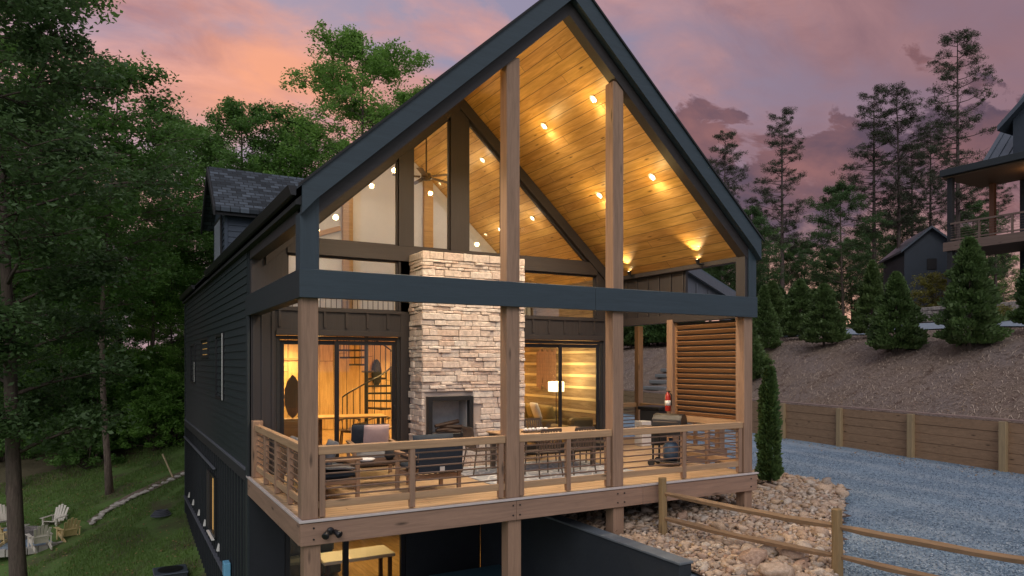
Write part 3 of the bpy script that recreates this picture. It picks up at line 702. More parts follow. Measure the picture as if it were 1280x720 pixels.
f2.box(DX-.3, 2.2, DY0-.30, DY0-.26, 5.95, 6.10).build('dormer_fascia', M['blackmat'], dm)
B('dormer_window', M['black'], dm, DX-.07, DX-.03, 11.2, 12.6, 4.7, 6.1, bev=.004)
B('pane', WB_, dm, DX-.078, DX-.072, 11.3, 12.5, 4.8, 6.0, bev=0)
# --- side porch on the right, reached past the louvre
B('side_deck', M['deck'], H, WX+.031, 10.75, 3.0, 6.3, -.05, -.004, bev=0)
B('rim_joist', M['beamx'], H, WX+.031, 10.8, 2.95, 2.998, -.3, -.0, bev=.004)
for x, y in ((10.6, 6.05), (10.6, 3.0)): B('side_post', M['post'], H, x, x+.17, y, y+.17, -.9, 3.1, bev=.006)
rail_run((10.66, 3.18, 0), (10.66, 6.0, 0), (.25, .5, .75)); rail_run((WX+.05, 6.15, 0), (10.58, 6.15, 0), (.5,))
sg = MB().prism([(8.6, 3.12), (11.0, 3.12), (11.0, 3.62), (8.6, 4.60)], 'y', 3.02, 3.08).build('side_gable', M['greyboard'], H, .003)
m = MB()
for x in np.arange(8.7, 10.9, .38): m.box(x, x+.05, 2.995, 3.018, 3.13, 4.66-.41*(x-8.45)-.12)
m.build('battens', M['greyboard'], sg)
MB().prism([(8.5, 4.86), (11.5, 3.63), (11.5, 3.45), (8.5, 4.68)], 'y', 2.9, 6.5).build('side_roof', M['metalroof'], H)
MB().prism([(8.5, 4.80), (11.45, 3.59), (11.45, 3.38), (8.5, 4.59)], 'y', 2.86, 2.895).build('side_fascia', M['greyboard'], H)
# --- inside
B('room_floor', M['floor'], H, .15, WX-.15, D+.135, 12.6, -.06, .004, bev=0)
B('room_wall', M['interior'], H, .145, .20, D+.14, 12.6, .01, 4.3, bev=0)
B('log_wall', M['log'], H, 8.22, 8.29, D+.14, 12.5, .01, 4.3, bev=0)
ck = MB()
for i in range(9): ck.box(8.205, 8.218, D+.15, 12.4, .22+i*.30, .285+i*.30)
ck.build('chinking', painted('chinking_mortar', (.60, .47, .26), .8, .1), H)
B('room_wall', M['cream'], H, .21, 8.2, 12.5, 12.56, .01, 2.9, bev=0)
pw = B('partition', M['cream'], H, .21, 2.35, 9.0, 9.1, .01, 2.78, bev=0)
for x in (.5, 1.45): MB().box(x, x+.06, 8.96, 8.995, .02, 2.2).box(x+.74, x+.8, 8.96, 8.995, .02, 2.2).box(x+.06, x+.74, 8.96, 8.995, 2.14, 2.2).box(x+.06, x+.74, 8.96, 8.995, 1.05, 1.12).build('door_panel', M['oak'], pw, .004)
B('loft_floor', M['pine'], H, .21, 8.2, 7.4, 12.49, 2.80, 2.95, bev=0)
gw = under(.21, 8.2, 2.955, ZC-.01, 'loft_wall', 'interior', 7.9, 7.96)
for x in (2.75, 4.9):
    MB().box(x, x+.26, 7.80, 7.895, 2.96, zr(x if x < XM else x+.26, ZC)-.02).build('log_post', M['oak'], H, .01)
MB().bar((.4, 7.85, 4.6), (2.7, 7.85, 5.4), .09, .12).build('log_brace', M['oak'], H, .01)
lr = MB().bar((.25, 7.5, 3.9), (8.2, 7.5, 3.9), .05, .05)
for x in np.arange(.3, 8.2, .13): lr.bar((x, 7.5, 2.96), (x, 7.5, 3.88), .014, .014)
lr.build('loft_railing', M['black'], H)
# spiral stair, a part of the house
SX, SY = 3.95, 9.7
ss = MB().tube([(SX, SY, .01), (SX, SY, 3.9)], .055, 10).build('spiral_stair', M['black'], H)
hp = []
for i in range(14):
    a = R(200+i*27); z_ = .2+i*.2; t = MB()
    a2 = a+R(26)
    t.prism([(SX, SY), (SX+.82*math.cos(a), SY+.82*math.sin(a)), (SX+.82*math.cos((a+a2)/2), SY+.82*math.sin((a+a2)/2)), (SX+.82*math.cos(a2), SY+.82*math.sin(a2))], 'z', z_, z_+.05).build('tread', M['black'], ss)
    for q in (0, .5):
        aa = a+R(27*q); hp.append((SX+.80*math.cos(aa), SY+.80*math.sin(aa), z_+.95+.1*q*2))
        MB().tube([(hp[-1][0], hp[-1][1], z_), hp[-1]], .012, 5).build('baluster', M['black'], ss)
MB().tube(hp, .022, 6).build('handrail', M['black'], ss)
# wall oval and leaf art
o = MB().lathe([(0, 0), (.16, .01), (.17, .03), (0, .035)], 20).build('oval_mirror', M['blackmat'], H, 0, True)
o.location = (5.15, 12.45, 1.75); o.rotation_euler = (R(90), 0, 0); o.scale = (1, 2.6, 1)
# --- can lights and their lamps
def can(x, y, e, ceil=True, z=None, down=4.6, lc_=(1, .66, .24), pf_=1.45):
    s = 1 if x > XM else -1
    z_ = zr(x, ZC) if z is None else z
    tilt = s*math.atan(SL) if z is None else 0
    f = MB().lathe([(.075, -.004), (.085, -.012), (.06, -.014), (.055, -.004)], 20).build('downlight', M['white'], H, 0, True, loc=(x, y, z_-.002)); f.rotation_euler = (0, tilt, 0)
    MB().lathe([(0, -.014), (.036, -.012), (.036, -.006), (0, -.006)], 16).build('bulb', M['lamp'], f, 0)
    n = Vector((-s*math.sin(math.atan(SL)), 0, -math.cos(math.atan(SL)))) if z is None else Vector((0, 0, -1))
    for kind_, en, off in (('POINT', e*.16*pf_, .40), ('SPOT', e*down, .04)):
        ld = bpy.data.lights.new('downlight_lamp', kind_); ld.energy = en; ld.color = lc_ if kind_ == 'POINT' or z is not None else (1, .80, .56); ld.shadow_soft_size = .06
        if kind_ == 'SPOT': ld.spot_size = R(150); ld.spot_blend = 1.0
        lo = bpy.data.objects.new('downlight_lamp', ld); COL.objects.link(lo); lo.parent = H
        lo.location = Vector((x, y, z_))+n*off
PE = 46
for x in (5.28, 6.63):
    for y in (.81, 2.47): can(x, y, PE)
    for y in (5.17, 6.83): can(x, y, 40, down=1.1, lc_=(1, .76, .48))
for x in (1.81, 3.16):
    for y in (.81, 2.47): can(x, y, PE)
    for y in (5.17, 6.83): can(x, y, 40, down=1.1, lc_=(1, .76, .48))
for x, y in ((1.5, 8.2), (4.2, 8.2), (6.6, 8.6), (2.9, 11.0), (6.0, 11.2)): can(x, y, 85, z=2.80, lc_=(1, .60, .20))
can(9.7, 4.8, 30, z=4.16)  # unseen downlight added under the side roof to brighten the side post
def spot(name, loc, to, e, ang=70, blend=.6, col=(1, .68, .32), size=.03):
    ld = bpy.data.lights.new(name, 'SPOT'); ld.energy = e; ld.spot_size = R(ang); ld.spot_blend = blend; ld.color = col; ld.shadow_soft_size = size
    lo = bpy.data.objects.new(name, ld); COL.objects.link(lo); lo.parent = H; lo.location = loc
    lo.rotation_euler = (Vector(to)-Vector(loc)).to_track_quat('-Z', 'Y').to_euler()
for y in (1.18, 3.36): spot('uplight_lamp', (7.99, y-.06, 4.20), (7.2, y-.35, 5.1), 48, 95, 1.0)
# --- basement behind the glass under the deck
bw = B('basement_wall', M['base'], H, .0, .62, D-.02, D+.13, -3.0, -.34, bev=0)
B('basement_wall', M['base'], H, 3.02, 4.7, D-.02, D+.13, -3.0, -.34, bev=0)
B('basement_wall', M['base'], H, .62, 3.02, D-.02, D+.13, -.62, -.34, bev=0)
bf = MB().box(.63, .72, D, D+.1, -2.99, -.63).box(2.92, 3.01, D, D+.1, -2.99, -.63).box(1.74, 1.84, D, D+.1, -2.99, -.63).box(.72, 2.92, D+.001, D+.09, -.72, -.63).build('basement_door', M['black'], H, .003)
MB().box(.72, 2.92, D+.04, D+.05, -2.98, -.72).build('pane', M['doorglass'], bf)
B('basement_room', M['floor'], H, .15, 8.0, D+.15, 11, -3.06, -2.99, bev=0)
B('basement_ceiling', M['pine'], H, .15, 8.0, D+.15, 11, -.36, -.30, bev=0)
B('basement_back', M['umber'], H, .15, 8.0, 11, 11.1, -2.98, -.37, bev=0); B('basement_back', M['umber'], H, 8.0, 8.1, D+.15, 11, -2.98, -.37, bev=0)
for x, y in ((1.6, 5.6), (3.2, 7.6), (1.6, 9), (5, 8)): can(x, y, 26, z=-.37)
# --- entry light on the rim joist
fl = MB().lathe([(.05, 0), (.05, .02), (.02, .03)], 16).build('floodlight', M['black'], H, 0, True, loc=(.36, -.042, -.16)); fl.rotation_euler = (R(90), 0, 0)
for s in (-1, 1):
    h_ = MB().lathe([(.0, 0), (.028, .0), (.05, .10), (.042, .11), (0, .10)], 14).build('lamp_head', M['black'], fl, 0, True); h_.matrix_local = Matrix.Translation((s*.045, .0, .04)) @ Matrix.Rotation(R(s*35), 4, 'Y') @ Matrix.Rotation(R(25), 4, 'X')

# ================================================================== things at the house
def cushion(w, d, h):
    b = bmesh.new(); bmesh.ops.create_cube(b, size=1)
    bmesh.ops.subdivide_edges(b, edges=b.edges, cuts=5, use_grid_fill=True)
    for v in b.verts:
        x, y, z_ = v.co*2
        puff = (1-abs(x)**3)*(1-abs(y)**3)
        v.co = Vector((x*w/2*(1-.06*abs(z_)), y*d/2*(1-.06*abs(z_)), z_*h/2*(.45+.55*puff)))
    m = MB(); m.v = [tuple(v.co) for v in b.verts]; m.f = [tuple(v.index for v in f.verts) for f in b.faces]; b.free(); return m
def cush(name, mat, parent, size, loc, rot=(0, 0, 0)):
    o = cushion(*size).build(name, mat, parent, 0, True, loc); o.rotation_euler = rot; return o
def lounge_chair(label, loc, rz, seatmat, backmat, group=None, w=.78):
    t = thing('lounge_chair', label, 'chair', loc, rz, group); h = w/2    # faces -y
    for s in (-1, 1):
        MB().box(s*h-.03, s*h+.03, -.38, -.32, 0, .60).build('leg', M['teak'], t, .004); MB().box(s*h-.03, s*h+.03, .34, .40, 0, .60).build('leg', M['teak'], t, .004)
        MB().box(s*h-.04, s*h+.04, -.42, .44, .601, .632).build('armrest', M['teak'], t, .006)
    MB().box(-h+.03, h-.03, -.36, -.32, .25, .32).box(-h+.03, h-.03, .34, .38, .25, .32).box(-h+.03, -h+.07, -.32, .34, .25, .32).box(h-.07, h-.03, -.32, .34, .25, .32).build('seat_frame', M['teak'], t, .004)
    m = MB()
    for i in range(7):
        x = -h+.08+i*(w-.16)/6; m.bar((x, .33, .32), (x, .50, .82), .035, .015)
    m.bar((-h+.03, .50, .84), (h-.03, .50, .84), .03, .06).build('backrest', M['teak'], t)
    cush('seat_cushion', seatmat, t, (w-.08, .68, .17), (0, -.02, .40)); cush('back_cushion', backmat, t, (w-.08, .54, .18), (0, .31, .68), (R(-72), 0, 0))
    return t
lc = lounge_chair('teak lounge chair with its navy back turned to the front railing', (2.30, 1.28, 0), math.pi, M['navyfab'], M['navyfab'])
MB().prism([(.52, .36), (.545, .36), (.585, .86), (.50, .89), (.50, .86), (.56, .84)], 'x', -.37, .37).build('back_cover', M['navyfab'], lc, .006); B('care_label', M['white'], lc, -.06, .02, .556, .562, .38, .46, bev=0)
lc2 = lounge_chair('teak lounge chair holding a square pink pillow before the left sliding door', (1.98, 3.1, 0), R(-8), M['greyfab'], M['navyfab'])
cush('square_pillow', M['pinkfab'], None, (.46, .46, .15), (2.0, 2.98, .74), (R(-72), 0, R(-8))); tag(bpy.data.objects['square_pillow'], 'square dusty pink pillow standing in the lounge chair', 'pillow')
# sofa along the left railing, faces +x
t = thing('outdoor_sofa', 'long teak sofa with navy seat cushions along the left railing', 'sofa', (.72, 2.05, 0), R(90))
for s in (-1, 1):
    for y in (-.38, .34): MB().box(s*.98-.03, s*.98+.03, y, y+.06, 0, .60).build('leg', M['teak'], t, .004)
    MB().box(s*.98-.04, s*.98+.04, -.42, .40, .601, .632).build('armrest', M['teak'], t, .006)
    MB().bar((s*.98, -.35, .28), (s*.98, .36, .28), .04, .05).build('side_rail', M['teak'], t)
MB().box(-.95, .95, -.38, .38, .24, .29).build('seat_frame', M['teak'], t, .004)
m = MB()
for i in range(14): x = -.91+i*.14; m.bar((x, .36, .29), (x, .42, .76), .035, .015)
m.bar((-.98, .42, .78), (.98, .42, .78), .03, .06).build('backrest', M['teak'], t)
for s in (-1, 1): cush('seat_cushion', M['navyfab'], t, (.92, .70, .17), (s*.47, -.03, .375)); cush('back_cushion', M['greyfab'], t, (.90, .44, .17), (s*.47, .27, .62), (R(-75), 0, 0))
for i, (x, y, mt, lb) in enumerate(((.50, 2.75, 'whitefab', 'white pillow on the far end of the teak sofa'), (.62, 1.45, 'greyfab', 'grey pillow nearest the front railing on the teak sofa'))):
    tag(cush('sofa_pillow', M[mt], None, (.46, .42, .15), (x+.12, y, .68), (R(-70), 0, R(90))), lb, 'pillow')
tag(cush('throw_blanket', M['greyfab'], None, (.5, .62, .04), (.80, 1.35, .485), (0, R(4), R(8))), 'folded grey throw lying on the sofa seat', 'blanket')
# coffee table
t = thing('coffee_table', 'low dark coffee table with a black vase between the lounge chairs', 'table', (1.75, 2.2, 0), 0)
MB().box(-.5, .5, -.3, .3, .38, .415).build('table_top', M['darkwood'], t, .006)
for sx in (-1, 1):
    for sy in (-1, 1): MB().box(sx*.46-.02, sx*.46+.02, sy*.26-.02, sy*.26+.02, 0, .379).build('leg', M['teak'], t, .003)
v_ = MB().lathe([(.05, 0), (.09, .06), (.08, .14), (.035, .2), (.045, .23), (.03, .23), (.02, .18)], 20).build('vase', M['blackmat'], None, 0, True, (1.98, 2.2, .416)); tag(v_, 'small rounded black vase on the coffee table', 'vase')
b_ = MB().lathe([(.0, 0), (.12, .01), (.15, .05), (.14, .05), (.11, .02), (0, .02)], 20).build('bowl', M['whitefab'], None, 0, True, (1.55, 2.15, .416)); tag(b_, 'shallow white bowl on the coffee table', 'bowl')
# dining set
r_ = B('outdoor_rug', M['rug'], None, 3.45, 6.55, 1.0, 3.3, .002, .012, bev=.002); tag(r_, 'grey patterned rug beneath the outdoor dining table', 'rug')
t = thing('dining_table', 'long slatted outdoor dining table beside the chimney', 'table', (5.25, 2.45, .012), 0)
m = MB()
for i in range(9): m.box(-1.05, 1.05, -.45+i*.1, -.45+i*.1+.092, .70, .73)
m.build('table_top', M['rail'], t, .003); MB().box(-1.0, 1.0, -.41, .41, .62, .698).build('apron', M['slatmetal'], t, .004)
for sx in (-1, 1):
    for sy in (-1, 1): MB().box(sx*.94-.04, sx*.94+.04, sy*.36-.04, sy*.36+.04, 0, .619).build('leg', M['slatmetal'], t, .003)
def slat_chair(label, loc, rz, group='slatted dining chairs on the deck'):
    t = thing('slatted_dining_chair', label, 'chair', loc, rz, group)       # faces -y
    for s in (-1, 1):
        MB().tube([(s*.25, -.22, 0), (s*.23, -.20, .63)], .014, 6).build('leg', M['slatmetal'], t)
        MB().tube([(s*.25, .30, 0), (s*.22, .22, .44), (s*.21, .30, .86)], .015, 6).build('leg', M['slatmetal'], t)
        MB().bar((s*.24, -.22, .645), (s*.225, .26, .655), .05, .022).build('armrest', M['slatmetal'], t)
    m = MB()
    for i in range(9): y = -.22+i*.052; m.box(-.23, .23, y, y+.036, .435, .452)
    m.build('seat', M['slatmetal'], t, .002)
    m = MB()
    for i in range(7): x = -.175+i*.0583; m.bar((x, .225, .50), (x, .30, .84), .033, .012)
    m.bar((-.21, .302, .855), (.21, .302, .855), .02, .05); m.bar((-.21, .222, .49), (.21, .222, .49), .02, .03)
    m.build('backrest', M['slatmetal'], t)
    return t
c0 = slat_chair('slatted chair at the chimney end of the outdoor dining table', (3.86, 2.4, .012), R(90))
for x, y, a, lb in ((4.72, 1.62, 180, 'slatted chair with its back to the railing, nearer the middle porch post'), (5.46, 1.62, 180, 'slatted chair with its back to the railing, farther from the middle porch post'),
                 (6.6, 2.35, -90, 'slatted chair at the grill end of the outdoor dining table'), (4.75, 3.3, 0, 'slatted chair on the far side of the table next to the chimney'), (5.7, 3.3, 4, 'slatted chair on the far side of the table before the right sliding door')):
    dup(c0, (x, y, .012), R(a), lb, 'slatted dining chairs on the deck')
t = thing('centrepiece', 'dark tray of white shells on the outdoor dining table', 'centrepiece', (4.95, 2.25, .744))
MB().box(-.28, .28, -.09, .09, 0, .02).build('tray', M['darkwood'], t, .004)
for i in range(6):
    MB().lathe([(.0, 0), (.04, .01), (.05, .035), (.03, .06), (0, .065)], 10).build('shell', M['whitefab'], t, 0, True, (-.22+i*.088, .01*(-1)**i, .02))
# grill
t = thing('gas_grill', 'black gas grill with a domed lid near the louvered screen', 'grill', (7.62, 1.45, 0), R(-60)); t.scale = (.86, .86, .88)
MB().box(-.36, .36, -.26, .26, .72, .92).build('firebox', M['black'], t, .02)
pf = [(-.26, .921), (.26, .921), (.26, 1.03), (.2, 1.14), (.08, 1.2), (-.1, 1.18), (-.22, 1.08)]
ld_ = MB().prism(pf, 'x', -.35, .35).build('lid', M['black'], t, .012); MB().tube([(-.28, -.30, 1.02), (-.28, -.33, 1.03), (.28, -.33, 1.03), (.28, -.30, 1.02)], .012, 6).build('handle', M['slatmetal'], ld_)
MB().box(-.72, -.365, -.22, .22, .86, .89).build('side_shelf', M['slatmetal'], t, .006); MB().box(.365, .72, -.22, .22, .86, .89).build('side_shelf', M['slatmetal'], t, .006)
for sx in (-1, 1):
    for sy in (-1, 1): MB().box(sx*.32-.02, sx*.32+.02, sy*.22-.02, sy*.22+.02, .06, .719).build('leg', M['black'], t, .003)
MB().box(-.36, .36, -.25, .25, .10, .13).build('bottom_shelf', M['black'], t, .004)
for sy in (-1, 1):
    w_ = MB().tube([(-.36, sy*.24-.025, .08), (-.36, sy*.24+.025, .08)], .08, 16).build('wheel', M['blackmat'], t)
for i in range(4): MB().tube([(-.22+i*.15, -.262, .82), (-.22+i*.15, -.295, .82)], .022, 10).build('knob', M['slatmetal'], t)
g_ = MB().lathe([(.10, 0), (.15, .03), (.155, .28), (.1, .36), (.04, .38), (.04, .44), (0, .44)], 20).build('gas_bottle', painted('blue_grey_bottle', (.05, .09, .15), .5, .1), None, 0, True, (7.67, 1.46, .116)); tag(g_, 'blue grey gas bottle on the bottom shelf of the grill', 'gas bottle')
# extinguisher on the post
t = thing('fire_extinguisher', 'red fire extinguisher hanging on the wooden post by the louvered screen', 'extinguisher', (8.14, 2.08, 1.05))
MB().lathe([(.0, 0), (.06, .0), (.07, .03), (.07, .36), (.045, .43), (.025, .45), (.025, .48), (0, .48)], 18).build('cylinder_body', M['red'], t, 0, True)
MB().lathe([(.0715, .14), (.0715, .27)], 18).build('paper_label', M['white'], t, 0, True)
t.scale = (.85,)*3; MB().box(-.02, .02, -.08, .03, .485, .51).build('valve_handle', M['black'], t, .003); MB().tube([(.02, -.03, .48), (.08, -.05, .40), (.085, -.04, .15)], .011, 6).build('hose', M['black'], t)
# things on the side deck
t = thing('storage_bin', 'black covered bin standing on the side deck beyond the opening', 'bin', (9.95, 4.6, 0), R(20))
MB().prism([(-.27, 0), (.27, 0), (.31, .88), (-.31, .88)], 'y', -.27, .27).build('body', M['blackmat'], t, .02); MB().box(-.34, .34, -.32, .32, .881, .97).build('lid', M['black'], t, .02)
tag(B('cardboard_box', M['whitefab'], None, 9.28, 9.58, 4.3, 4.6, 0, .62, bev=.01), 'tall pale box beside the black bin on the side deck', 'box')
# inside furniture
t = thing('leather_sofa', 'olive leather sofa against the log wall inside the right door', 'sofa', (7.62, 7.1, .004), R(90+180))
t.rotation_euler = (0, 0, R(-90))
MB().box(-1.05, 1.05, -.45, .42, .1, .40).build('base', M['leather'], t, .03); MB().box(-1.05, 1.05, .30, .50, .402, .86).build('backrest', M['leather'], t, .04)
for s in (-1, 1): MB().box(s*1.16-.11, s*1.16+.11, -.45, .5, .1, .62).build('armrest', M['leather'], t, .04)
for i in (-1, 0, 1): cush('seat_cushion', M['leather'], t, (.68, .7, .2), (i*.69, -.06, .47)); cush('back_cushion', M['leather'], t, (.66, .46, .2), (i*.69, .2, .74), (R(-72), 0, 0))
tag(cush('throw_pillow', M['whitefab'], None, (.46, .46, .16), (7.35, 8.05, .86), (R(-70), 0, R(-70))), 'cream pillow at the chimney side end of the leather sofa', 'pillow')
tag(cush('throw_pillow', M['whitefab'], None, (.44, .44, .16), (7.35, 6.2, .84), (R(-70), 0, R(-100))), 'cream pillow below the floor lamp on the leather sofa', 'pillow')
t = thing('floor_lamp', 'lit floor lamp with a square white shade inside the right door', 'lamp', (7.55, 5.55, .004))
MB().lathe([(.0, 0), (.15, 0), (.15, .02), (.02, .035)], 20).build('base', M['black'], t, 0, True); MB().tube([(0, 0, .03), (0, 0, 1.45)], .012, 8).build('pole', M['black'], t)
MB().box(-.15, .15, -.15, .15, 1.35, 1.60).build('lamp_shade', M['shade'], t, .01)
ld = bpy.data.lights.new('lamp_bulb', 'POINT'); ld.energy = 70; ld.color = (1, .68, .3); ld.shadow_soft_size = .12; lo = bpy.data.objects.new('lamp_bulb', ld); COL.objects.link(lo); lo.parent = t; lo.location = (0, 0, 1.8)
t = B('armchair', M['leather'], None, 7.35, 8.0, 4.75, 5.3, .1, .45, bev=.05); t2 = MB().box(7.35, 8.0, 4.55, 4.745, .1, .75).build('backrest', M['leather'], t, .05); t3 = MB().box(7.2, 7.345, 4.55, 5.3, .1, .58).build('armrest', M['leather'], t, .04); t3 = MB().box(8.005, 8.15, 4.55, 5.3, .1, .58).build('armrest', M['leather'], t, .04)
tag(t, 'low olive leather armchair in front of the floor lamp', 'chair')
m = MB()
for i in range(8): m.box(8.175, 8.20+.004*(i % 3), 6.55+i*.125, 6.55+i*.125+.118, 1.35+.05*(i % 3), 2.45-.06*(i % 2))
tag(m.build('plank_wall_art', wood('weathered_planks', (.30, .17, .11), 'z', .8), None, .003), 'vertical reclaimed plank art on the log wall above the sofa', 'wall art')
t = thing('indoor_dining_table', 'oak dining table in front of the spiral stairs', 'table', (3.0, 8.0, .004), R(-10))
MB().box(-.85, .85, -.45, .45, .71, .755).build('table_top', M['oak'], t, .008)
for sx in (-1, 1):
    for sy in (-1, 1): MB().box(sx*.75-.035, sx*.75+.035, sy*.37-.035, sy*.37+.035, 0, .709).build('leg', M['darkwood'], t, .004)
def wchair(lb, loc, rz):
    t = thing('wooden_dining_chair', lb, 'chair', loc, rz, 'dark chairs at the oak table')
    for s in (-1, 1):
        MB().tube([(s*.21, -.2, 0), (s*.17, -.16, .44)], .018, 6).build('leg', M['darkwood'], t); MB().tube([(s*.21, .22, 0), (s*.17, .16, .44)], .018, 6).build('leg', M['darkwood'], t)
    MB().box(-.22, .22, -.22, .2, .44, .475).build('seat', M['darkwood'], t, .01)
    MB().tube([(-.24, -.05, .68), (-.24, .14, .72), (-.12, .24, .76), (.12, .24, .76), (.24, .14, .72), (.24, -.05, .68)], .02, 6).build('backrest', M['darkwood'], t)
    m = MB()
    for x in (-.2, -.1, 0, .1, .2): m.tube([(x*.8, .16, .47), (x, .23-.06*abs(x)*5, .75)], .009, 5)
    m.build('spindles', M['darkwood'], t)
    return t
w0 = wchair('dark wooden chair in front of the oak table, nearer the door mullion', (2.75, 7.25, .004), R(170))
dup(w0, (3.5, 7.3, .004), R(185), 'dark wooden chair in front of the oak table, nearer the chimney', 'dark chairs at the oak table'); dup(w0, (2.0, 8.2, .004), R(80), 'dark wooden chair at the left end of the oak table', 'dark chairs at the oak table')
t = thing('bench', 'small oak bench at the right of the indoor dining table', 'bench', (4.1, 7.5, .004), R(-15))
MB().box(-.45, .45, -.18, .18, .43, .47).build('seat', M['oak'], t, .008)
for sx in (-1, 1):
    for sy in (-1, 1): MB().tube([(sx*.42, sy*.15, 0), (sx*.35, sy*.11, .43)], .02, 6).build('leg', M['darkwood'], t)
t = thing('wood_cabinet', 'tan panelled cabinet behind the left side of the sliding door', 'cabinet', (1.0, 6.4, .004))
MB().box(-.35, .35, -.22, .22, 0, .86).build('carcass', M['oak'], t, .008); MB().box(-.33, .33, -.245, -.222, .05, .82).build('door', M['oak'], t, .01)
lf = MB(); oz = []
for i in range(13):
    q = i/12; w_ = .17*math.sin(math.pi*min(1, q*1.02))**.6+.008; oz.append((w_*(1+.05*math.sin(q*40)), q*.95))
pl = [(-a, b2) for a, b2 in oz]+[(a, b2) for a, b2 in oz[::-1]]
tag(lf.prism(pl, 'y', -.012, .012).build('palm_fan', wood('carved_leaf', (.17, .10, .055), 'z', .6), None, 0, loc=(1.22, 6.3, .87)), 'tall dark leaf shaped sculpture on the tan cabinet', 'sculpture')
# basement furniture
t = thing('game_table', 'white topped table on the yellow wood floor of the basement', 'table', (2.55, 6.1, -2.99))
MB().box(-.8, .8, -.4, .4, .72, .80).build('table_top', M['whitefab'], t, .01)
for sx in (-1, 1):
    for sy in (-1, 1): MB().box(sx*.7-.04, sx*.7+.04, sy*.32-.04, sy*.32+.04, 0, .719).build('leg', M['darkwood'], t, .004)
t = thing('basement_couch', 'dark couch behind the basement glass door', 'sofa', (1.6, 7.6, -2.99))
MB().box(-.95, .95, -.4, .4, .08, .45).build('base', M['navyfab'], t, .04); MB().box(-.95, .95, .25, .45, .45, .9).build('backrest', M['navyfab'], t, .04)

# ================================================================== yard
# concrete retaining wall by the patio
t = thing('concrete_wall', 'dark concrete retaining wall running out from under the deck', 'retaining wall')
B('wall_body', M['conc'], t, 4.71, 4.93, -2.02, D-.02, -3.0, -.74, bev=.01); B('wall_cap', M['conc_top'], t, 4.69, 4.95, -2.04, D-.02, -.738, -.70, bev=.008)
t = thing('patio_cover', 'blue hot tub lid half hidden under the deck', 'hot tub', (3.9, 2.2, -3.0))
MB().box(-.75, .75, -1.0, 1.0, 0, .85).build('tub_shell', M['conc'], t, .03); MB().box(-.8, .8, -1.05, -.02, .86, .98).box(-.8, .8, .02, 1.05, .86, .98).build('tub_lid', painted('teal_cover', (.05, .12, .16), .6, .2), t, .03)
# soil bed beneath the river rock
bedpoly = [(4.93, D-.05), (4.93, -2.05), (5.0, -6.0), (5.7, -6.0), (6.15, -3.4), (7.4, -2.55), (8.8, -1.55), (10.3, -.55), (12.3, .85), (12.95, 2.2), (12.9, 3.3), (10.9, 3.4), (8.45, 2.9), (8.45, D-.05)]
def bedz(x, y):
    return GZ+.05+.22*sm(9.5, 6.6, x)*sm(-3, 0, y)*0+.16*math.exp(-((x-9)**2/9+(y-1)**2/4))+.05*noise.noise(Vector((x, y, 0)))
def inpoly(x, y, P):
    c = False; j = len(P)-1
    for i in range(len(P)):
        if (P[i][1] > y) != (P[j][1] > y) and x < (P[j][0]-P[i][0])*(y-P[i][1])/(P[j][1]-P[i][1])+P[i][0]: c = not c
        j = i
    return c
xs = np.arange(4.93, 13.2, .25); ys = np.arange(-6, 4.2, .25); idx = {}; V = []; F = []
def vid(x, y):
    q = (round(x, 3), round(y, 3))
    if q not in idx: idx[q] = len(V); V.append((x, y, bedz(x, y)))
    return idx[q]
for x in xs:
    for y in ys:
        if inpoly(x+.125, y+.125, bedpoly): F.append((vid(x, y), vid(x+.25, y), vid(x+.25, y+.25), vid(x, y+.25)))
npmesh('rock_bed_soil', np.array(V), np.array(F), M['soil'], smooth=True)['kind'] = 'structure'
# rocks: eight shapes
def rock_arr(seed, sub=2):
    b = bmesh.new(); bmesh.ops.create_icosphere(b, subdivisions=sub, radius=.5); o = Vector((seed*7.1, seed*3.3, 0))
    sq = (1, .62+.25*((seed*37) % 10)/10, .42+.22*((seed*53) % 10)/10)
    for v in b.verts:
        d = 1+.75*noise.noise(v.co*2.3+o)-.28*abs(noise.noise(v.co*4.5+o))+.10*noise.noise(v.co*9+o)
        v.co = Vector((v.co.x*sq[0], v.co.y*sq[1], v.co.z*sq[2]))*d
        m_ = max(abs(v.co.x)/(.5*sq[0]), abs(v.co.y)/(.5*sq[1]))
        if m_ > .93: v.co.x *= .93/m_+.02; v.co.y *= .93/m_+.02
    V = np.array([v.co[:] for v in b.verts]); F = np.array([[q.index for q in f.verts] for f in b.faces]); b.free(); return V, F
rocks = [rock_arr(i+1) for i in range(9)]; rocks_lo = [rock_arr(i+1, 1) for i in range(9)]
rr = random.Random(11)
cand = []
cells = {}
def free(x, y, r_):
    ci, cj = int(x/.25), int(y/.25)
    for a in range(ci-2, ci+3):
        for b2 in range(cj-2, cj+3):
            for (p, q, s) in cells.get((a, b2), ()):
                if (p-x)**2+(q-y)**2 < (.78*(r_+s))**2: return False
    return True
def place(n, lo, hi, region=None):
    c = 0
    for _ in range(n*30):
        x = rr.uniform(4.95, 13); y = rr.uniform(-6, 3.4); sz = rr.uniform(lo, hi)
        if not inpoly(x, y, bedpoly): continue
        if x < 4.93+sz*.55: continue
        if region and not region(x, y): continue
        if abs(x-11.1) < .4 and abs(y-1.9) < .35: continue
        if (x-8.3)**2+(y-.13)**2 < (sz*.5+.16)**2 or (x-5.23)**2+(y-.13)**2 < (sz*.5+.16)**2: continue
        if free(x, y, sz*.40):
            cells.setdefault((int(x/.25), int(y/.25)), []).append((x, y, sz*.40)); cand.append((x, y, sz)); c += 1
            if c >= n: break
place(13, .34, .50, lambda x, y: x < 7.2 and y < -1.3); place(5, .30, .42, lambda x, y: x > 10.5)
place(48, .22, .34, lambda x, y: True)
place(380, .15, .23); place(2400, .09, .155); place(4200, .05, .10)
def depth(x, y): return (x-CX)*math.sin(YAW)+(y-CY)*math.cos(YAW)
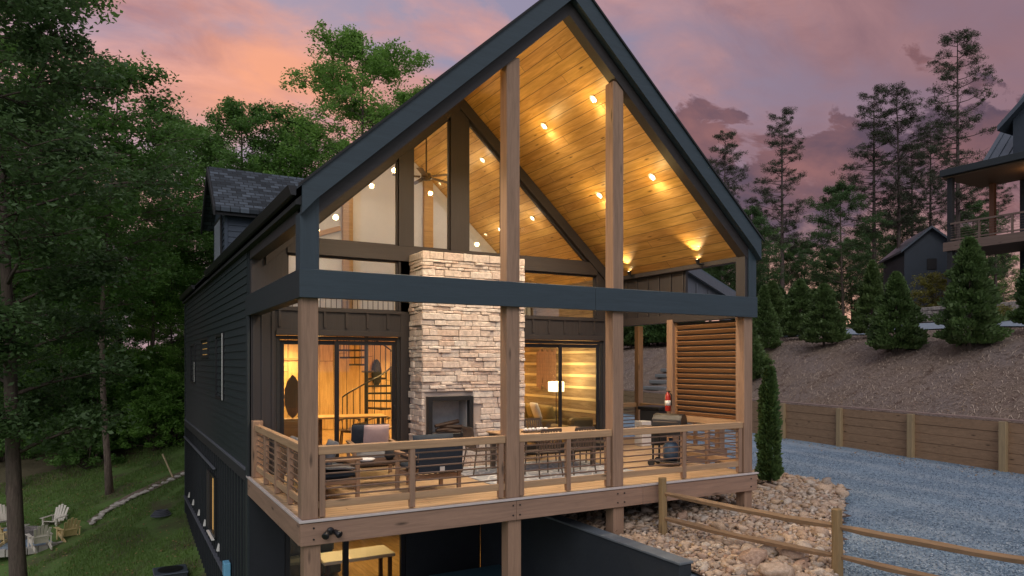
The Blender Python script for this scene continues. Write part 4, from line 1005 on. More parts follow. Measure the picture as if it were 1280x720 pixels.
def pxu(x, y): return 640+FPX*((x-CX)*math.cos(YAW)-(y-CY)*math.sin(YAW))/depth(x, y)
def inview(x, y):
    d = depth(x, y); return d > 1 and 0 <= pxu(x, y) <= 1290 and HY+FPX*(CZ-GZ)/d < 735
order = sorted(cand, key=lambda c: -(c[2]/depth(c[0], c[1]) if inview(c[0], c[1]) else 0))
rmesh = []
for i, (V, F) in enumerate(rocks):
    o = npmesh('river_rock', V, F, M['rock'], smooth=True); rmesh.append(o.data); bpy.data.objects.remove(o)
zones = [('boulder', 'large buff boulder lying among the river rocks'), ]
for i, (x, y, sz) in enumerate(order[:290]):
    o = bpy.data.objects.new('river_rock', rmesh[i % 9]); COL.objects.link(o)
    o.location = (x, y, bedz(x, y)+sz*.17); o.rotation_euler = (rr.uniform(-.25, .25), rr.uniform(-.25, .25), rr.uniform(0, 6.28)); o.scale = (sz*1.05,)*3
    if x > 11.6: zn = 'at the gravel edge beyond the columnar evergreen'
    elif x > 9.6 and y > .4: zn = 'around the foot of the columnar evergreen'
    elif y > -.1 and x > 7.6: zn = 'by the corner post of the deck'
    elif y > -.1: zn = 'in the shade under the deck rim'
    elif x < 5.5: zn = 'against the cap of the concrete wall'
    elif x > 8.2: zn = 'between the rail fence and the driveway edge'
    elif y < -2.3: zn = 'near the foot of the middle fence post'
    elif x > 6.45+abs(y)*.05: zn = 'on the driveway side of the rail fence'
    else: zn = 'on the wall side of the rail fence'
    kd = 'large buff boulder' if sz > .34 else 'head sized tan rock' if sz > .22 else 'small rounded cobble'
    tag(o, kd+' '+zn, 'rock', kd.split(' ', 1)[1]+'s '+zn)
Vs, Fs, off = [], [], 0
for i, (x, y, sz) in enumerate(order[290:]):
    V, F = (rocks if sz > .15 else rocks_lo)[i % 9]; a = rr.uniform(0, 6.28); b2 = rr.uniform(-.3, .3); ca, sa = math.cos(a), math.sin(a)
    P = V*sz*1.1; z_ = P[:, 2]+P[:, 0]*b2; P = np.stack([P[:, 0]*ca-P[:, 1]*sa, P[:, 0]*sa+P[:, 1]*ca, z_], 1)+np.array([x, y, bedz(x, y)+sz*.15])
    Vs.append(P); Fs.append(F+off); off += len(V)
o = npmesh('river_pebbles', np.concatenate(Vs), np.concatenate(Fs), M['rock'], smooth=True); o['kind'] = 'stuff'; tag(o, 'mass of small tan river pebbles filling the bed between larger rocks', 'pebbles')
# loose gravel stones over the near part of the drive
gv = random.Random(5); oc = np.array([(1, 0, 0), (0, 1, 0), (-1, 0, 0), (0, -1, 0), (0, 0, .7), (0, 0, -.7)]); of = np.array([(0, 1, 4), (1, 2, 4), (2, 3, 4), (3, 0, 4), (1, 0, 5), (2, 1, 5), (3, 2, 5), (0, 3, 5)])
g = G('gravel_stone'); ge = g.n('ShaderNodeNewGeometry'); g.col(g.ramp(ge.outputs['Random Per Island'], [(0, (.08, .12, .17)), (.5, (.19, .27, .35)), (.85, (.31, .40, .49)), (1, (.52, .58, .64))])); g.rough(.85); M['gstone'] = g.m
Vs, Fs, off = [], [], 0; cnt = 0
while cnt < 26000:
    u = gv.uniform(780, 1300); dd = 7.5+gv.random()**1.4*16; x, y = at(u, dd)
    if x < 5.6 or x > xw(y)-.1 or y > 12: continue
    if inpoly(x, y, bedpoly) and gv.random() > .02: continue
    s = gv.uniform(.009, .020); P = oc*s*np.array([gv.uniform(.7, 1.3), gv.uniform(.7, 1.3), .8]); a = gv.uniform(0, 6.3); ca, sa = math.cos(a), math.sin(a)
    P = np.stack([P[:, 0]*ca-P[:, 1]*sa, P[:, 0]*sa+P[:, 1]*ca, P[:, 2]+P[:, 0]*gv.uniform(-.5, .5)], 1)+np.array([x, y, GZ+.008+s*.3])
    Vs.append(P); Fs.append(of+off); off += 6; cnt += 1
o = npmesh('loose_gravel', np.concatenate(Vs), np.concatenate(Fs), M['gstone']); o['kind'] = 'stuff'; tag(o, 'loose blue grey gravel stones on the driveway', 'gravel')
# split rail fence
t = thing('split_rail_fence', 'rustic two rail split wood fence between rock bed and driveway', 'fence')
fp = [(5.98, -.22), (6.66, -3.06), (7.2, -5.7), (7.7, -8.4)]
fr_ = random.Random(3)
for i, (x, y) in enumerate(fp):
    m = MB().tube([(x, y, GZ-.1), (x+.005, y, -.5), (x-.004, y+.005, .04 if i else .13)], [.088, .08, .076], 6)
    m.build('fence_post', M['fencepost'], t, .008)
for i in range(3):
    for z_ in (-.62, -.20):
        a = Vector((*fp[i], z_+(.07 if i == 0 else 0))); b2 = Vector((*fp[i+1], z_)); pts = []; 
        for q in range(9):
            p = a.lerp(b2, q/8); p.z += -.03*math.sin(math.pi*q/8)+fr_.uniform(-.006, .006); p.x += fr_.uniform(-.006, .006); pts.append(p)
        MB().tube(pts, [.035]+[fr_.uniform(.048, .060) for _ in range(7)]+[.035], 6).build('fence_rail', M['fence'], t)
# timber retaining wall
t = thing('timber_retaining_wall', 'long brown board retaining wall with pale posts beside the driveway', 'retaining wall')
rw = random.Random(9)
ysw = [0.86+i*2.95 for i in range(-4, 9)]
for i, y in enumerate(ysw):
    m = MB(); m.box(xw(y)-.19, xw(y)-.03, y-.09, y+.09, GZ-.1, .47).build('post', M['timberpost'], t, .008)
    if i < len(ysw)-1:
        y2 = ysw[i+1]; m = MB()
        for q in range(5):
            z0 = GZ-.05+q*.28; jy = rw.uniform(-.01, .01)
            m.bar((xw(y)+.01+jy, y, z0+.138), (xw(y2)+.01+jy, y2, z0+.138), .07, .272)
        m.build('timber_boards', M['timber'], t, .006)
MB().bar((xw(ysw[0])+.02, ysw[0], .515), (xw(ysw[-1])+.02, ysw[-1], .515), .13, .05).build('cap_board', wood('cap_board', (.34, .23, .19), 'y', .8), t, .005)
# pine straw over the bank
ps = random.Random(21); N_ = 70000
u = np.random.default_rng(3)
yy = u.uniform(-8, 40, N_); s_ = u.uniform(.05, 9, N_); L = u.uniform(.06, .15, N_); aa = u.uniform(0, 6.28, N_); tl = u.uniform(-.1, .45, N_)
X = 19.04+.205*yy+s_; Z = np.array([hB(a, b2) for a, b2 in zip(s_, yy)])+.015
dx, dy = np.cos(aa)*L, np.sin(aa)*L; wx, wy = -np.sin(aa)*.007, np.cos(aa)*.007; dz = .45*np.where(s_ < 5, dx, dx*.3)+tl*L
V = np.stack([np.stack([X-wx, yy-wy, Z], 1), np.stack([X+wx, yy+wy, Z], 1), np.stack([X+dx+wx, yy+dy+wy, Z+dz], 1), np.stack([X+dx-wx, yy+dy-wy, Z+dz], 1)], 1).reshape(-1, 3)
g = G('straw_strand'); ge = g.n('ShaderNodeNewGeometry'); g.col(g.ramp(ge.outputs['Random Per Island'], [(0, (.15, .10, .075)), (.6, (.38, .28, .21)), (1, (.56, .45, .35))])); g.rough(.9)
o = npmesh('pine_straw', V, np.arange(N_*4).reshape(-1, 4), g.m); o['kind'] = 'stuff'; tag(o, 'brown pine straw mulch covering the bank above the timber wall', 'mulch')
# lawn grass
N_ = 90000; xx = u.uniform(-12, 1.6, N_); yy = u.uniform(9, 30, N_); keep = ~((xx > -.1) & (yy < LY+.1)) & (((xx+5.07)**2+(yy-19.65)**2) > 2.2**2)
pt = np.array([noise.noise(Vector((a*.7, b2*.7, 4))) for a, b2 in zip(xx, yy)]); keep &= pt > -.18-u.uniform(0, .15, N_)
xx, yy = xx[keep], yy[keep]; n_ = len(xx); Z = np.array([hL(a, b2) for a, b2 in zip(xx, yy)]); hh = u.uniform(.05, .13, n_); aa = u.uniform(0, 6.28, n_); w_ = .013
V = np.stack([np.stack([xx-np.cos(aa)*w_, yy-np.sin(aa)*w_, Z-.01], 1), np.stack([xx+np.cos(aa)*w_, yy+np.sin(aa)*w_, Z-.01], 1), np.stack([xx+u.uniform(-.05, .05, n_), yy+u.uniform(-.05, .05, n_), Z+hh], 1)], 1).reshape(-1, 3)
M['grass'] = leafm('grass_blade', (.06, .12, .025), (.22, .38, .07), .3, (.1, .14, .04))
o = npmesh('lawn_grass', V, np.arange(n_*3).reshape(-1, 3), M['grass']); o['kind'] = 'stuff'; tag(o, 'short patchy green grass on the sloping lawn', 'grass')
# fallen leaves
N_ = 5200; fxx = []; fzz = []
while len(fxx) < N_:
    if u.random() < .45: x, y = u.uniform(-12, -.2), u.uniform(8, 29); z_ = hL(x, y)+.06
    elif u.random() < .75:
        x, y = u.uniform(5, 12.9), u.uniform(-5, 3.2)
        if not inpoly(x, y, bedpoly) or u.random() > .5: continue
        z_ = bedz(x, y)+.08
    else:
        y = u.uniform(-7, 14); x = xw(y)+u.normal()*.9
        if abs(x-xw(y)) < .25: continue
        z_ = (GZ+.02 if x < xw(y) else hB(x-xw(y), y)+.03)
    fxx.append((x, y, z_))
P = np.array(fxx); a_ = u.uniform(0, 6.28, N_); L = u.uniform(.025, .05, N_)[:, None]; t1_ = np.stack([np.cos(a_), np.sin(a_), u.uniform(-.4, .4, N_)], 1)*L; t2_ = np.stack([-np.sin(a_), np.cos(a_), u.uniform(-.4, .4, N_)], 1)*L*.55
V = np.stack([P-t1_, P+t2_, P+t1_, P-t2_], 1).reshape(-1, 3)
g = G('fallen_leaf'); ge = g.n('ShaderNodeNewGeometry'); g.col(g.ramp(ge.outputs['Random Per Island'], [(0, (.10, .05, .025)), (.5, (.26, .15, .06)), (1, (.40, .28, .12))])); g.rough(.8)
o = npmesh('fallen_leaves', V, np.arange(N_*4).reshape(-1, 4), g.m); o['kind'] = 'stuff'; tag(o, 'scattered brown fallen leaves on lawn, rock bed and drive edge', 'leaves')
# fire pit
fx, fy = at(30, 25); fz = hL(fx, fy)+.06
t = thing('fire_pit', 'round fire pit patio of dark gravel ringed by pale stones', 'fire pit', (fx, fy, fz))
MB().lathe([(0, 0), (1.95, 0), (1.95, .05), (0, .06)], 40).build('gravel_pad', M['gravel'], t)
m = MB()
for i in range(44):
    a = 2*math.pi*i/44; b2 = a+2*math.pi/44*.92
    m.prism([(1.93*math.cos(a), 1.93*math.sin(a)), (2.10*math.cos(a), 2.10*math.sin(a)), (2.10*math.cos(b2), 2.10*math.sin(b2)), (1.93*math.cos(b2), 1.93*math.sin(b2))], 'z', -.12, .11+.015*math.sin(i*2.3))
m.build('stone_border', painted('pale_edging', (.45, .42, .38), .9, .2), t, .01)
MB().lathe([(.48, .04), (.5, .34), (.36, .34), (.35, .1), (0, .1)], 22).build('fire_ring', M['wallstone'], t)
def adir(lb, loc, rz, mat):
    t = thing('adirondack_chair', lb, 'chair', loc, rz)
    for s in (-1, 1):
        MB().box(s*.30-.02, s*.30+.02, -.42, -.33, 0, .52).build('leg', mat, t, .004)
        MB().bar((s*.27, -.42, .33), (s*.27, .50, .04), .035, .13).build('side_rail', mat, t)
        MB().prism([(s*.25, -.46), (s*.40, -.46), (s*.38, .25), (s*.28, .25)], 'z', .521, .545).build('armrest', mat, t, .004)
        MB().bar((s*.31, .22, .1), (s*.31, .25, .52), .03, .07).build('leg', mat, t)
    m = MB()
    for i in range(6): y = -.42+i*.085; m.bar((-.27, y, .40-(y+.42)*.30), (.27, y, .40-(y+.42)*.30), .078, .02)
    m.build('seat', mat, t)
    m = MB()
    for i in range(5):
        x = -.2+i*.1; h_ = .98-.05*abs(i-2)**1.5; m.bar((x*.9, .12, .22), (x*1.25, .42, h_), .092, .02, up=(0, 1, .3))
    m.bar((-.28, .26, .52), (.28, .26, .52), .03, .07).build('backrest', mat, t)
    t.scale = (.86,)*3
    return t
CW = painted('cream_plank', (.72, .66, .56), .6, .1); CY_ = painted('yellowed_plank', (.66, .50, .24), .6, .12)
def place_ad(lb, px_, d_, mat, turn=0):
    x, y = at(px_, d_); adir(lb, (x, y, fz+.05), math.atan2(y-fy, x-fx)-math.pi/2+R(turn), mat)
place_ad('cream adirondack chair on the far edge of the fire pit facing the house', 70, 26.3, CW, 10); place_ad('yellowed adirondack chair at the fire pit edge nearest the house wall', 86, 24.5, CY_, -25)
place_ad('cream adirondack chair half hidden behind the big tree trunk', 50, 23.5, CW); place_ad('cream adirondack chair at the outer far side of the fire pit', 4, 26.4, CW); place_ad('yellowed adirondack chair on the near outer side of the fire pit', 2, 24.0, CY_)
# stone edging climbing from the fire pit
M['palestone'] = rockm('pale_edging_stone', [(.62, .58, .50), (.72, .68, .60), (.54, .50, .44)])
t = thing('stone_edging', 'line of pale edging stones climbing from the fire pit to the house', 'edging')
ex = [at(114, 25.4), at(135, 26.5), at(160, 27.3), at(190, 28), at(240, 29.5)]; er = random.Random(8); q0 = 0
for i in range(24):
    f_ = i/23*(len(ex)-1); a = min(int(f_), len(ex)-2); q = f_-a; x = ex[a][0]*(1-q)+ex[a+1][0]*q; y = ex[a][1]*(1-q)+ex[a+1][1]*q; s = er.uniform(.30, .48)
    V, F = rocks[i % 9]; o = npmesh('edging_stone', V, F, M['palestone'], t, True); o.location = (x+er.uniform(-.05, .05), y+er.uniform(-.05, .05), hL(x, y)+.06); o.scale = (s, s*.8, s*.6); o.rotation_euler = (0, 0, er.uniform(0, 6))
msx = [at(108, 25.8), at(135, 27.0), at(160, 27.9), at(190, 28.8), at(240, 30.2)]
V = []; F = []
for i in range(25):
    f_ = i/24*4; a = min(int(f_), 3); q = f_-a; x0, y0 = (msx[a][0]*(1-q)+msx[a+1][0]*q, msx[a][1]*(1-q)+msx[a+1][1]*q); x1, y1 = (ex[a][0]*(1-q)+ex[a+1][0]*q, ex[a][1]*(1-q)+ex[a+1][1]*q)
    for w_ in range(6):
        u_ = w_/5*1.25-.02*(i % 3); x, y = x0+(x1-x0)*u_, y0+(y1-y0)*u_; V.append((x, y, hL(x, y)+.035))
for i in range(24):
    for w_ in range(5): a = i*6+w_; F.append((a, a+1, a+7, a+6))
npmesh('mulch_strip', np.array(V), np.array(F), M['mulch'], smooth=True)['kind'] = 'structure'
x, y = at(215, 29.2); b_ = MB().bar((x+.05, y, hL(x, y)-.03), (x-.35, y+.1, hL(x, y)+1.0), .10, .05).build('leaning_board', M['palewood'], None, .004); tag(b_, 'pale yellow board leaning at the top of the stone edging', 'board')
hp = [(-.75+.35*math.cos(i*.5)*(1-.01*i), 17.9+.35*math.sin(i*.5)*(1-.01*i), hL(-.75, 17.9)+.05+.004*i) for i in range(52)]
tag(MB().tube(hp, .03, 6).build('hose_coil', M['greyboard'], None, 0, True), 'coiled grey hose on the lawn by the back corner of the house', 'hose')
t = thing('air_conditioner', 'boxy grey air conditioner on the grass below the side wall', 'air conditioner', (-.85, 11.7, hL(-.85, 11.7)-.3))
MB().box(-.4, .4, -.4, .4, -.1, .62).build('casing', M['conc'], t, .02); MB().box(-.42, .42, -.42, .42, .621, .66).build('lid', M['metalroof'], t, .02); MB().lathe([(.3, .661), (.32, .68), (.05, .69), (0, .69)], 24).build('fan_grille', M['black'], t)

# ================================================================== neighbour house, shed, low wall
t = thing('neighbour_house', 'dark neighbouring house with covered upper deck up the hillside', 'house', (34.6, 0, 0))
nb = thing
NB = painted('neighbour_navy', (.030, .042, .058), .6, .2, (1, 1, 1))
B('wall', NB, t, 3.6, 13, -8, 9.4, 3.5, 11.6, bev=0)
siding('siding', 3.595, -8, 9.4, 4.0, 11.5, NB, t, -1, .18)
B('upper_deck', M['umber_x'], t, -.1, 3.55, -8, 11.1, 7.75, 8.1, bev=.01); NW = wood('neighbour_deck_wood', (.17, .115, .09), 'y')
B('deck_fascia', NW, t, -.16, -.105, -8, 11.15, 7.7, 8.15, bev=.01)
B('porch_roof', M['trim_y'], t, -.45, 3.59, -8, 11.15, 11.45, 11.78, bev=.01); B('porch_ceiling', wood('neighbour_ceiling', (.20, .12, .07), 'y'), t, -.2, 3.5, -8, 11.2, 11.38, 11.44, bev=0)
for y in (10.85, 6.5, 1.5): B('post', M['blackmat'], t, -.1, .15, y-.12, y+.13, 3.6, 11.4, bev=.01)
for y in (10.4, 7.4, 4.5): B('inner_post', wood('red_brown_post', (.22, .10, .06), 'z'), t, 2.9, 3.15, y-.12, y+.12, 8.1, 11.38, bev=.01)
nr = MB().bar((-.1, -8, 9.05), (-.1, 10.8, 9.05),   .09, .09).build('railing', NW, t); B('bottom_rail', NW, nr, -.12, -.08, -8, 10.8, 8.22, 8.29, bev=0)
m = MB()
for y in np.arange(-8, 10.8, 1.45): m.box(-.14, -.06, y, y+.08, 8.15, 9.0)
for z_ in np.arange(8.4, 9.0, .12): m.box(-.105, -.095, -8, 10.8, z_, z_+.012)
m.build('rail_posts', NW, nr)
rfn = MB().prism([(.6, 11.8), (4.8, 16.2), (9.0, 11.8)], 'y', -8, 9.8).build('metal_roof', M['metalroof'], t)
m = MB()
for y in np.arange(-8, 9.8, .45): m.bar((.6, y, 11.82), (4.8, y, 16.22), .03, .04)
m.build('standing_seams', M['metalroof'], rfn)
gb = MB().prism([(3.4, 11.8), (8.2, 11.8), (8.2, 13.6), (5.8, 15.8), (3.4, 13.6)], 'x', .4, 4).build('cross_gable', NB, t)
MB().prism([(5.8, 16.05), (8.7, 13.4), (8.7, 13.15), (5.8, 15.8)], 'x', .0, 4.5).prism([(5.8, 16.05), (2.9, 13.4), (2.9, 13.15), (5.8, 15.8)], 'x', .0, 4.5).build('gable_roof', M['metalroof'], gb)
for y, z_ in ((7.6, 11.37),):
    o = MB().lathe([(0, 0), (.09, 0), (.09, -.03), (0, -.03)], 12).build('ceiling_lamp', M['lamp'], t, 0, loc=(1.4, y, z_))
    ld = bpy.data.lights.new('porch_lamp', 'POINT'); ld.energy = 18; ld.color = (1, .6, .3); lo = bpy.data.objects.new('porch_lamp', ld); COL.objects.link(lo); lo.parent = t; lo.location = (1.4, y, 11.1)
ld = bpy.data.lights.new('porch_lamp', 'POINT'); ld.energy = 8; ld.color = (1, .85, .7); lo = bpy.data.objects.new('porch_lamp', ld); COL.objects.link(lo); lo.parent = t; lo.location = (3.2, 6.0, 6.2)
o = MB().lathe([(0, 0), (.07, 0), (.09, .22), (0, .26)], 12).build('wall_lantern', M['lamp'], t, 0, loc=(3.45, 6.0, 6.0))
B('window', M['black'], t, 3.52, 3.56, 5.0, 8.6, 8.3, 10.8, bev=.01)
sx, sy = at(1163, 45); gz = 4.6
t = thing('navy_shed', 'small navy gabled outbuilding among the pines beside the neighbouring house', 'shed', (sx, sy, gz), -YAW-R(14))
MB().prism([(-1.5, 0), (1.5, 0), (1.5, 4.75), (0, 6.0), (-1.5, 4.75)], 'y', 0, 5).build('wall', NB, t)
for s in (-1, 1): MB().prism([(0, 6.14), (s*1.78, 4.63), (s*1.78, 4.49), (0, 6.0)], 'y', -.35, 5.4).build('roof', M['metalroof'], t)
MB().box(-.2, .35, -.04, .0, 3.4, 4.1).build('window', M['black'], t)
# low dry stone wall behind the upper road
t = thing('dry_stone_wall', 'low grey dry stone wall above the upper road', 'stone wall')
m = MB(); sr = random.Random(2)
for i in range(4):
    y = -6.0
    while y < 16:
        w_ = sr.uniform(.25, .7); s = 13.2; x = xw(y)+s; z0 = hB(s, y)+i*.2; m.box(x-.25+sr.uniform(-.05, .05), x+.2, y, y+w_-.02, z0, z0+.185); y += w_
m.build('stones', M['wallstone'], t, .02)
# stone steps up the bank, seen through the porch
t = thing('stone_steps', 'blue grey stone slab steps climbing the bank beyond the side porch', 'steps')
for i in range(12):
    s = .6+i*.62; y = 20.5+i*.3; x = xw(y)+s; m = MB().box(x-.28, x+.34, y-.9, y+.9, hB(s, y)-.1, hB(s, y)+.09).build('step_slab', M['slab'], t, .02)
tag(B('landscape_light', M['black'], None, 26.6, 26.72, 3.3, 3.42, hB(6.9, 3.3)-.05, hB(6.9, 3.3)+.5, bev=.01), 'short black path light post on the bench above the bank', 'path light')

# ================================================================== vegetation
def leaves_np(centers, radii, n_per, size, rg, flat=.6, aspect=.55, narrow=False):
    """diamond leaves scattered through blobs round the given centres"""
    C = np.repeat(centers, n_per, 0); Rr = np.repeat(radii, n_per, 0); n = len(C)
    d = rg.normal(size=(n, 3)); d /= np.linalg.norm(d, axis=1)[:, None]; d *= (rg.random(n)**.5)[:, None]
    P = C+d*np.stack([Rr, Rr, Rr*.7], 1)
    nrm = rg.normal(size=(n, 3)); nrm[:, 2] = np.abs(nrm[:, 2])*1.5+flat; nrm /= np.linalg.norm(nrm, axis=1)[:, None]
    t = np.cross(nrm, rg.normal(size=(n, 3))); t /= np.linalg.norm(t, axis=1)[:, None]; b = np.cross(nrm, t)
    L = size*rg.uniform(.6, 1.35, n)[:, None]; Wd = L*aspect
    V = np.stack([P-t*L*.5, P+b*Wd*.5-nrm*L*.08, P+t*L*.5, P-b*Wd*.5-nrm*L*.08], 1).reshape(-1, 3)
    return V
def broadleaf(seed, h, r, crown0, cr, nb, leaf, n_per, matleaf, matbark, label, name='broadleaf_tree', lean=(0, 0), droop=.0, top=.0, cl_r=.55):
    rd = random.Random(seed); rg = np.random.default_rng(seed)
    t = thing(name, label, 'tree')
    tr = MB(); pts = []; n = 12
    wob = [rd.uniform(-1, 1) for _ in range(4)]
    def tp(q): return Vector((lean[0]*h*q*(1-q*.4)+.25*wob[0]*math.sin(q*5+wob[1]*3), lean[1]*h*q+.25*wob[2]*math.sin(q*4+wob[3]*3), h*.96*q))
    pts = [tp(i/n)+Vector((0, 0, -.5 if i == 0 else 0)) for i in range(n+1)]
    tr.tube(pts, [r*1.35]+[r*(1-.88*(i/n)) for i in range(1, n+1)], 9)
    cs = []; rs = []
    for i in range(nb):
        q = crown0+(1-crown0)*(i+rd.random()*.8)/nb; q = min(q, .99)
        prof = math.sin(math.pi*min(1, max(.08, (q-crown0)/(1-crown0)*.82+.16)))**.75
        a = i*2.4+rd.uniform(-.6, .6); ln = cr*prof*rd.uniform(.6, 1.15); p0 = tp(q*.97); r0 = min(.09, r*(1-.88*q)*.42)
        up = rd.uniform(.15, .75)-droop; bp_ = [p0]
        for j in range(1, 6):
            f = j/5; bp_.append(p0+Vector((math.cos(a+.25*f*wob[j % 4])*ln*f, math.sin(a+.25*f*wob[j % 4])*ln*f, ln*up*f*(1-.35*f))))
        tr.tube(bp_, [max(.012, r0*(1-.8*j/5)) for j in range(6)], 5)
        for j in range(2, 6):
            for s in range(3 if j < 5 else 4):
                b0 = bp_[j]; a2 = a+rd.uniform(-1.5, 1.5); l2 = ln*rd.uniform(.16, .42)+.2; b1 = b0+Vector((math.cos(a2)*l2, math.sin(a2)*l2, l2*rd.uniform(-.15, .55)))
                tr.tube([b0, (b0+b1)/2+Vector((0, 0, .04)), b1], [.018, .013, .006], 4)
                for w in (.55, 1.0):
                    c = b0.lerp(b1, w); cs.append((c.x, c.y, c.z+rd.uniform(-.35, .35))); rs.append(rd.uniform(.4, 1.15)*cl_r)
    V = leaves_np(np.array(cs), np.array(rs), int(n_per*.7), leaf, rg)
    tr.build('trunk', matbark, t, 0, True)
    npmesh('crown', V, np.arange(len(V)).reshape(-1, 4), matleaf, t)
    return t
def pine(seed, h, r, crown0, cr, nb, label, dens=1.0):
    rd = random.Random(seed); rg = np.random.default_rng(seed); t = thing('pine_tree', label, 'tree'); tr = MB(); n = 10
    w = rd.uniform(-.4, .4); tp = lambda q: Vector((w*math.sin(q*3), w*.6*math.sin(q*4+1), h*q))
    tr.tube([tp(i/n)+Vector((0, 0, -.5 if i == 0 else 0)) for i in range(n+1)], [r*(1-.9*(i/n)) for i in range(n+1)], 8)
    cs = []; rs = []
    for i in range(nb):
        q = crown0+(1-crown0)*(i+rd.random())/nb; q = min(q, .985); f0 = (q-crown0)/(1-crown0)
        ln = cr*(1-f0**2.2*.85)*rd.uniform(.4, 1.15)*(.45+.55*min(1, f0*3)); a = i*2.4+rd.uniform(-.9, .9); p0 = tp(q); up = rd.uniform(-.05, .5)
        bp_ = [p0+Vector((math.cos(a)*ln*g_, math.sin(a)*ln*g_, ln*up*g_*g_)) for g_ in (0, .35, .7, 1)]
        tr.tube(bp_, [max(.012, r*.32*(1-q)+.02), .022, .014, .006], 5)
        if rd.random() < .12: continue
        for g_ in np.arange(.35, 1.01, .16):
            b0 = p0+Vector((math.cos(a)*ln*g_, math.sin(a)*ln*g_, ln*up*g_*g_))
            for s in range(2):
                a2 = a+rd.uniform(-1.4, 1.4); l2 = rd.uniform(.2, .65); b1 = b0+Vector((math.cos(a2)*l2, math.sin(a2)*l2, rd.uniform(0, .35))); tr.tube([b0, b1], [.009, .004], 3)
                cs.append(tuple(b1)); rs.append(rd.uniform(.16, .36))
    V = leaves_np(np.array(cs), np.array(rs), int(44*dens), .20, rg, .2, .14)
    tr.build('trunk', M['pinebark'], t, 0, True); npmesh('crown', V, np.arange(len(V)).reshape(-1, 4), M['needle'], t); return t
def bush(seed, h, cr, mat, label, name='shrub', leaf=.09, ncl=90, n_per=70):
    rd = random.Random(seed); rg = np.random.default_rng(seed); t = thing(name, label, 'shrub'); st_ = MB(); cs = []; rs = []
    for i in range(ncl):
        a = rd.uniform(0, 6.28); q = rd.random()**.6; e = rd.random(); z_ = h*(.12+.85*e); rr_ = cr*q*(1-.55*e*e); p = Vector((math.cos(a)*rr_, math.sin(a)*rr_, z_)); cs.append(tuple(p)); rs.append(rd.uniform(.16, .36)*max(1, cr*.6))
        if i % 3 == 0: st_.tube([(0, 0, -.1), p*.5+Vector((0, 0, .1)), p], [.025, .015, .006], 4)
    V = leaves_np(np.array(cs), np.array(rs), n_per, leaf, rg)
    st_.build('stems', M['bark'], t); npmesh('crown', V, np.arange(len(V)).reshape(-1, 4), mat, t); return t
def conifer(seed, h, cr, label, name='arborvitae', n=15000, size=.13, power=.8, cat='evergreen shrub', mat='arbor'):
    rg = np.random.default_rng(seed); t = thing(name, label, cat); q = rg.random(n)**1.25; z_ = .06*h+q*h*.94
    a = rg.uniform(0, 6.28, n); lob = 1+.16*np.sin(a*5+q*9+seed)+.12*np.sin(a*3-q*17)+.10*np.sin(q*43+a*2)
    prof = cr*((1-q)**power)*np.minimum(1, (q+.05)*7)**.35*lob; rad = prof*(.45+.6*rg.random(n)**.45)
    cell = np.array([noise.noise(Vector((math.cos(p)*2.2, math.sin(p)*2.2, q_*h*2.6+seed))) for p, q_ in zip(a, q)]); rad *= 1+.55*cell; ok = cell > -.30; a, rad, z_, q = a[ok], rad[ok], z_[ok], q[ok]; n = len(a)
    P = np.stack([np.cos(a)*rad, np.sin(a)*rad, z_], 1)
    out = np.stack([np.cos(a), np.sin(a), np.full(n, .9)], 1)+rg.normal(size=(n, 3))*.45; out /= np.linalg.norm(out, axis=1)[:, None]
    b = np.cross(out, rg.normal(size=(n, 3))); b /= np.linalg.norm(b, axis=1)[:, None]; L = size*rg.uniform(.6, 1.6, n)[:, None]; Wd = L*.30
    V = np.stack([P, P+out*L*.5+b*Wd, P+out*L, P+out*L*.5-b*Wd], 1).reshape(-1, 4, 3).reshape(-1, 3)
    MB().tube([(0, 0, -.15), (0, 0, h*.9)], [.06, .01], 7).build('trunk', M['bark'], t)
    # inner dead foliage core keeps the crown from being see-through
    npmesh('crown', V, np.arange(len(V)).reshape(-1, 4), M[mat], t); return t
def put(o, x, y, rz=0, s=1.0, dz=0): o.location = (x, y, hG(x, y)+dz); o.rotation_euler = (0, 0, rz); o.scale = (s,)*3; return o
def dput(o, x, y, label, group=None, rz=0, s=1.0): return dup(o, (x, y, hG(x, y)), rz, label, group, s)

# left side, near to far
big = broadleaf(1, 20, .21, .235, 2.75, 50, .15, 62, M['leaf_dark'], M['bark'], 'big dark tree with a thick leaning trunk in front of the fire pit', lean=(-.09, .0), cl_r=.62)
put(big, *at(38, 18.0), R(0)); 
t2 = broadleaf(2, 18.5, .135, .42, 3.5, 40, .18, 34, M['leaf'], M['barklight'], 'tall slim tree with a pale bare trunk at the lawn edge', cl_r=.6); put(t2, *at(138, 28.5), R(40))
t3 = broadleaf(3, 21, .24, .30, 4.6, 44, .19, 62, M['leaf'], M['bark'], 'full green tree directly behind the dormer roof', cl_r=.68); put(t3, *at(300, 38), R(10), .84)
t4 = broadleaf(4, 22, .22, .25, 5.0, 52, .18, 70, M['leaf_fresh'], M['bark'], 'fresh green tree rising highest above the roof slope', cl_r=.68); put(t4, *at(452, 39), R(80), .92)
t5 = broadleaf(5, 16, .16, .18, 3.6, 40, .17, 64, M['leaf_fresh'], M['bark'], 'young bright green tree among the dark trunks left of the house', cl_r=.6); put(t5, *at(215, 37), R(0), .62)
fr = random.Random(77)
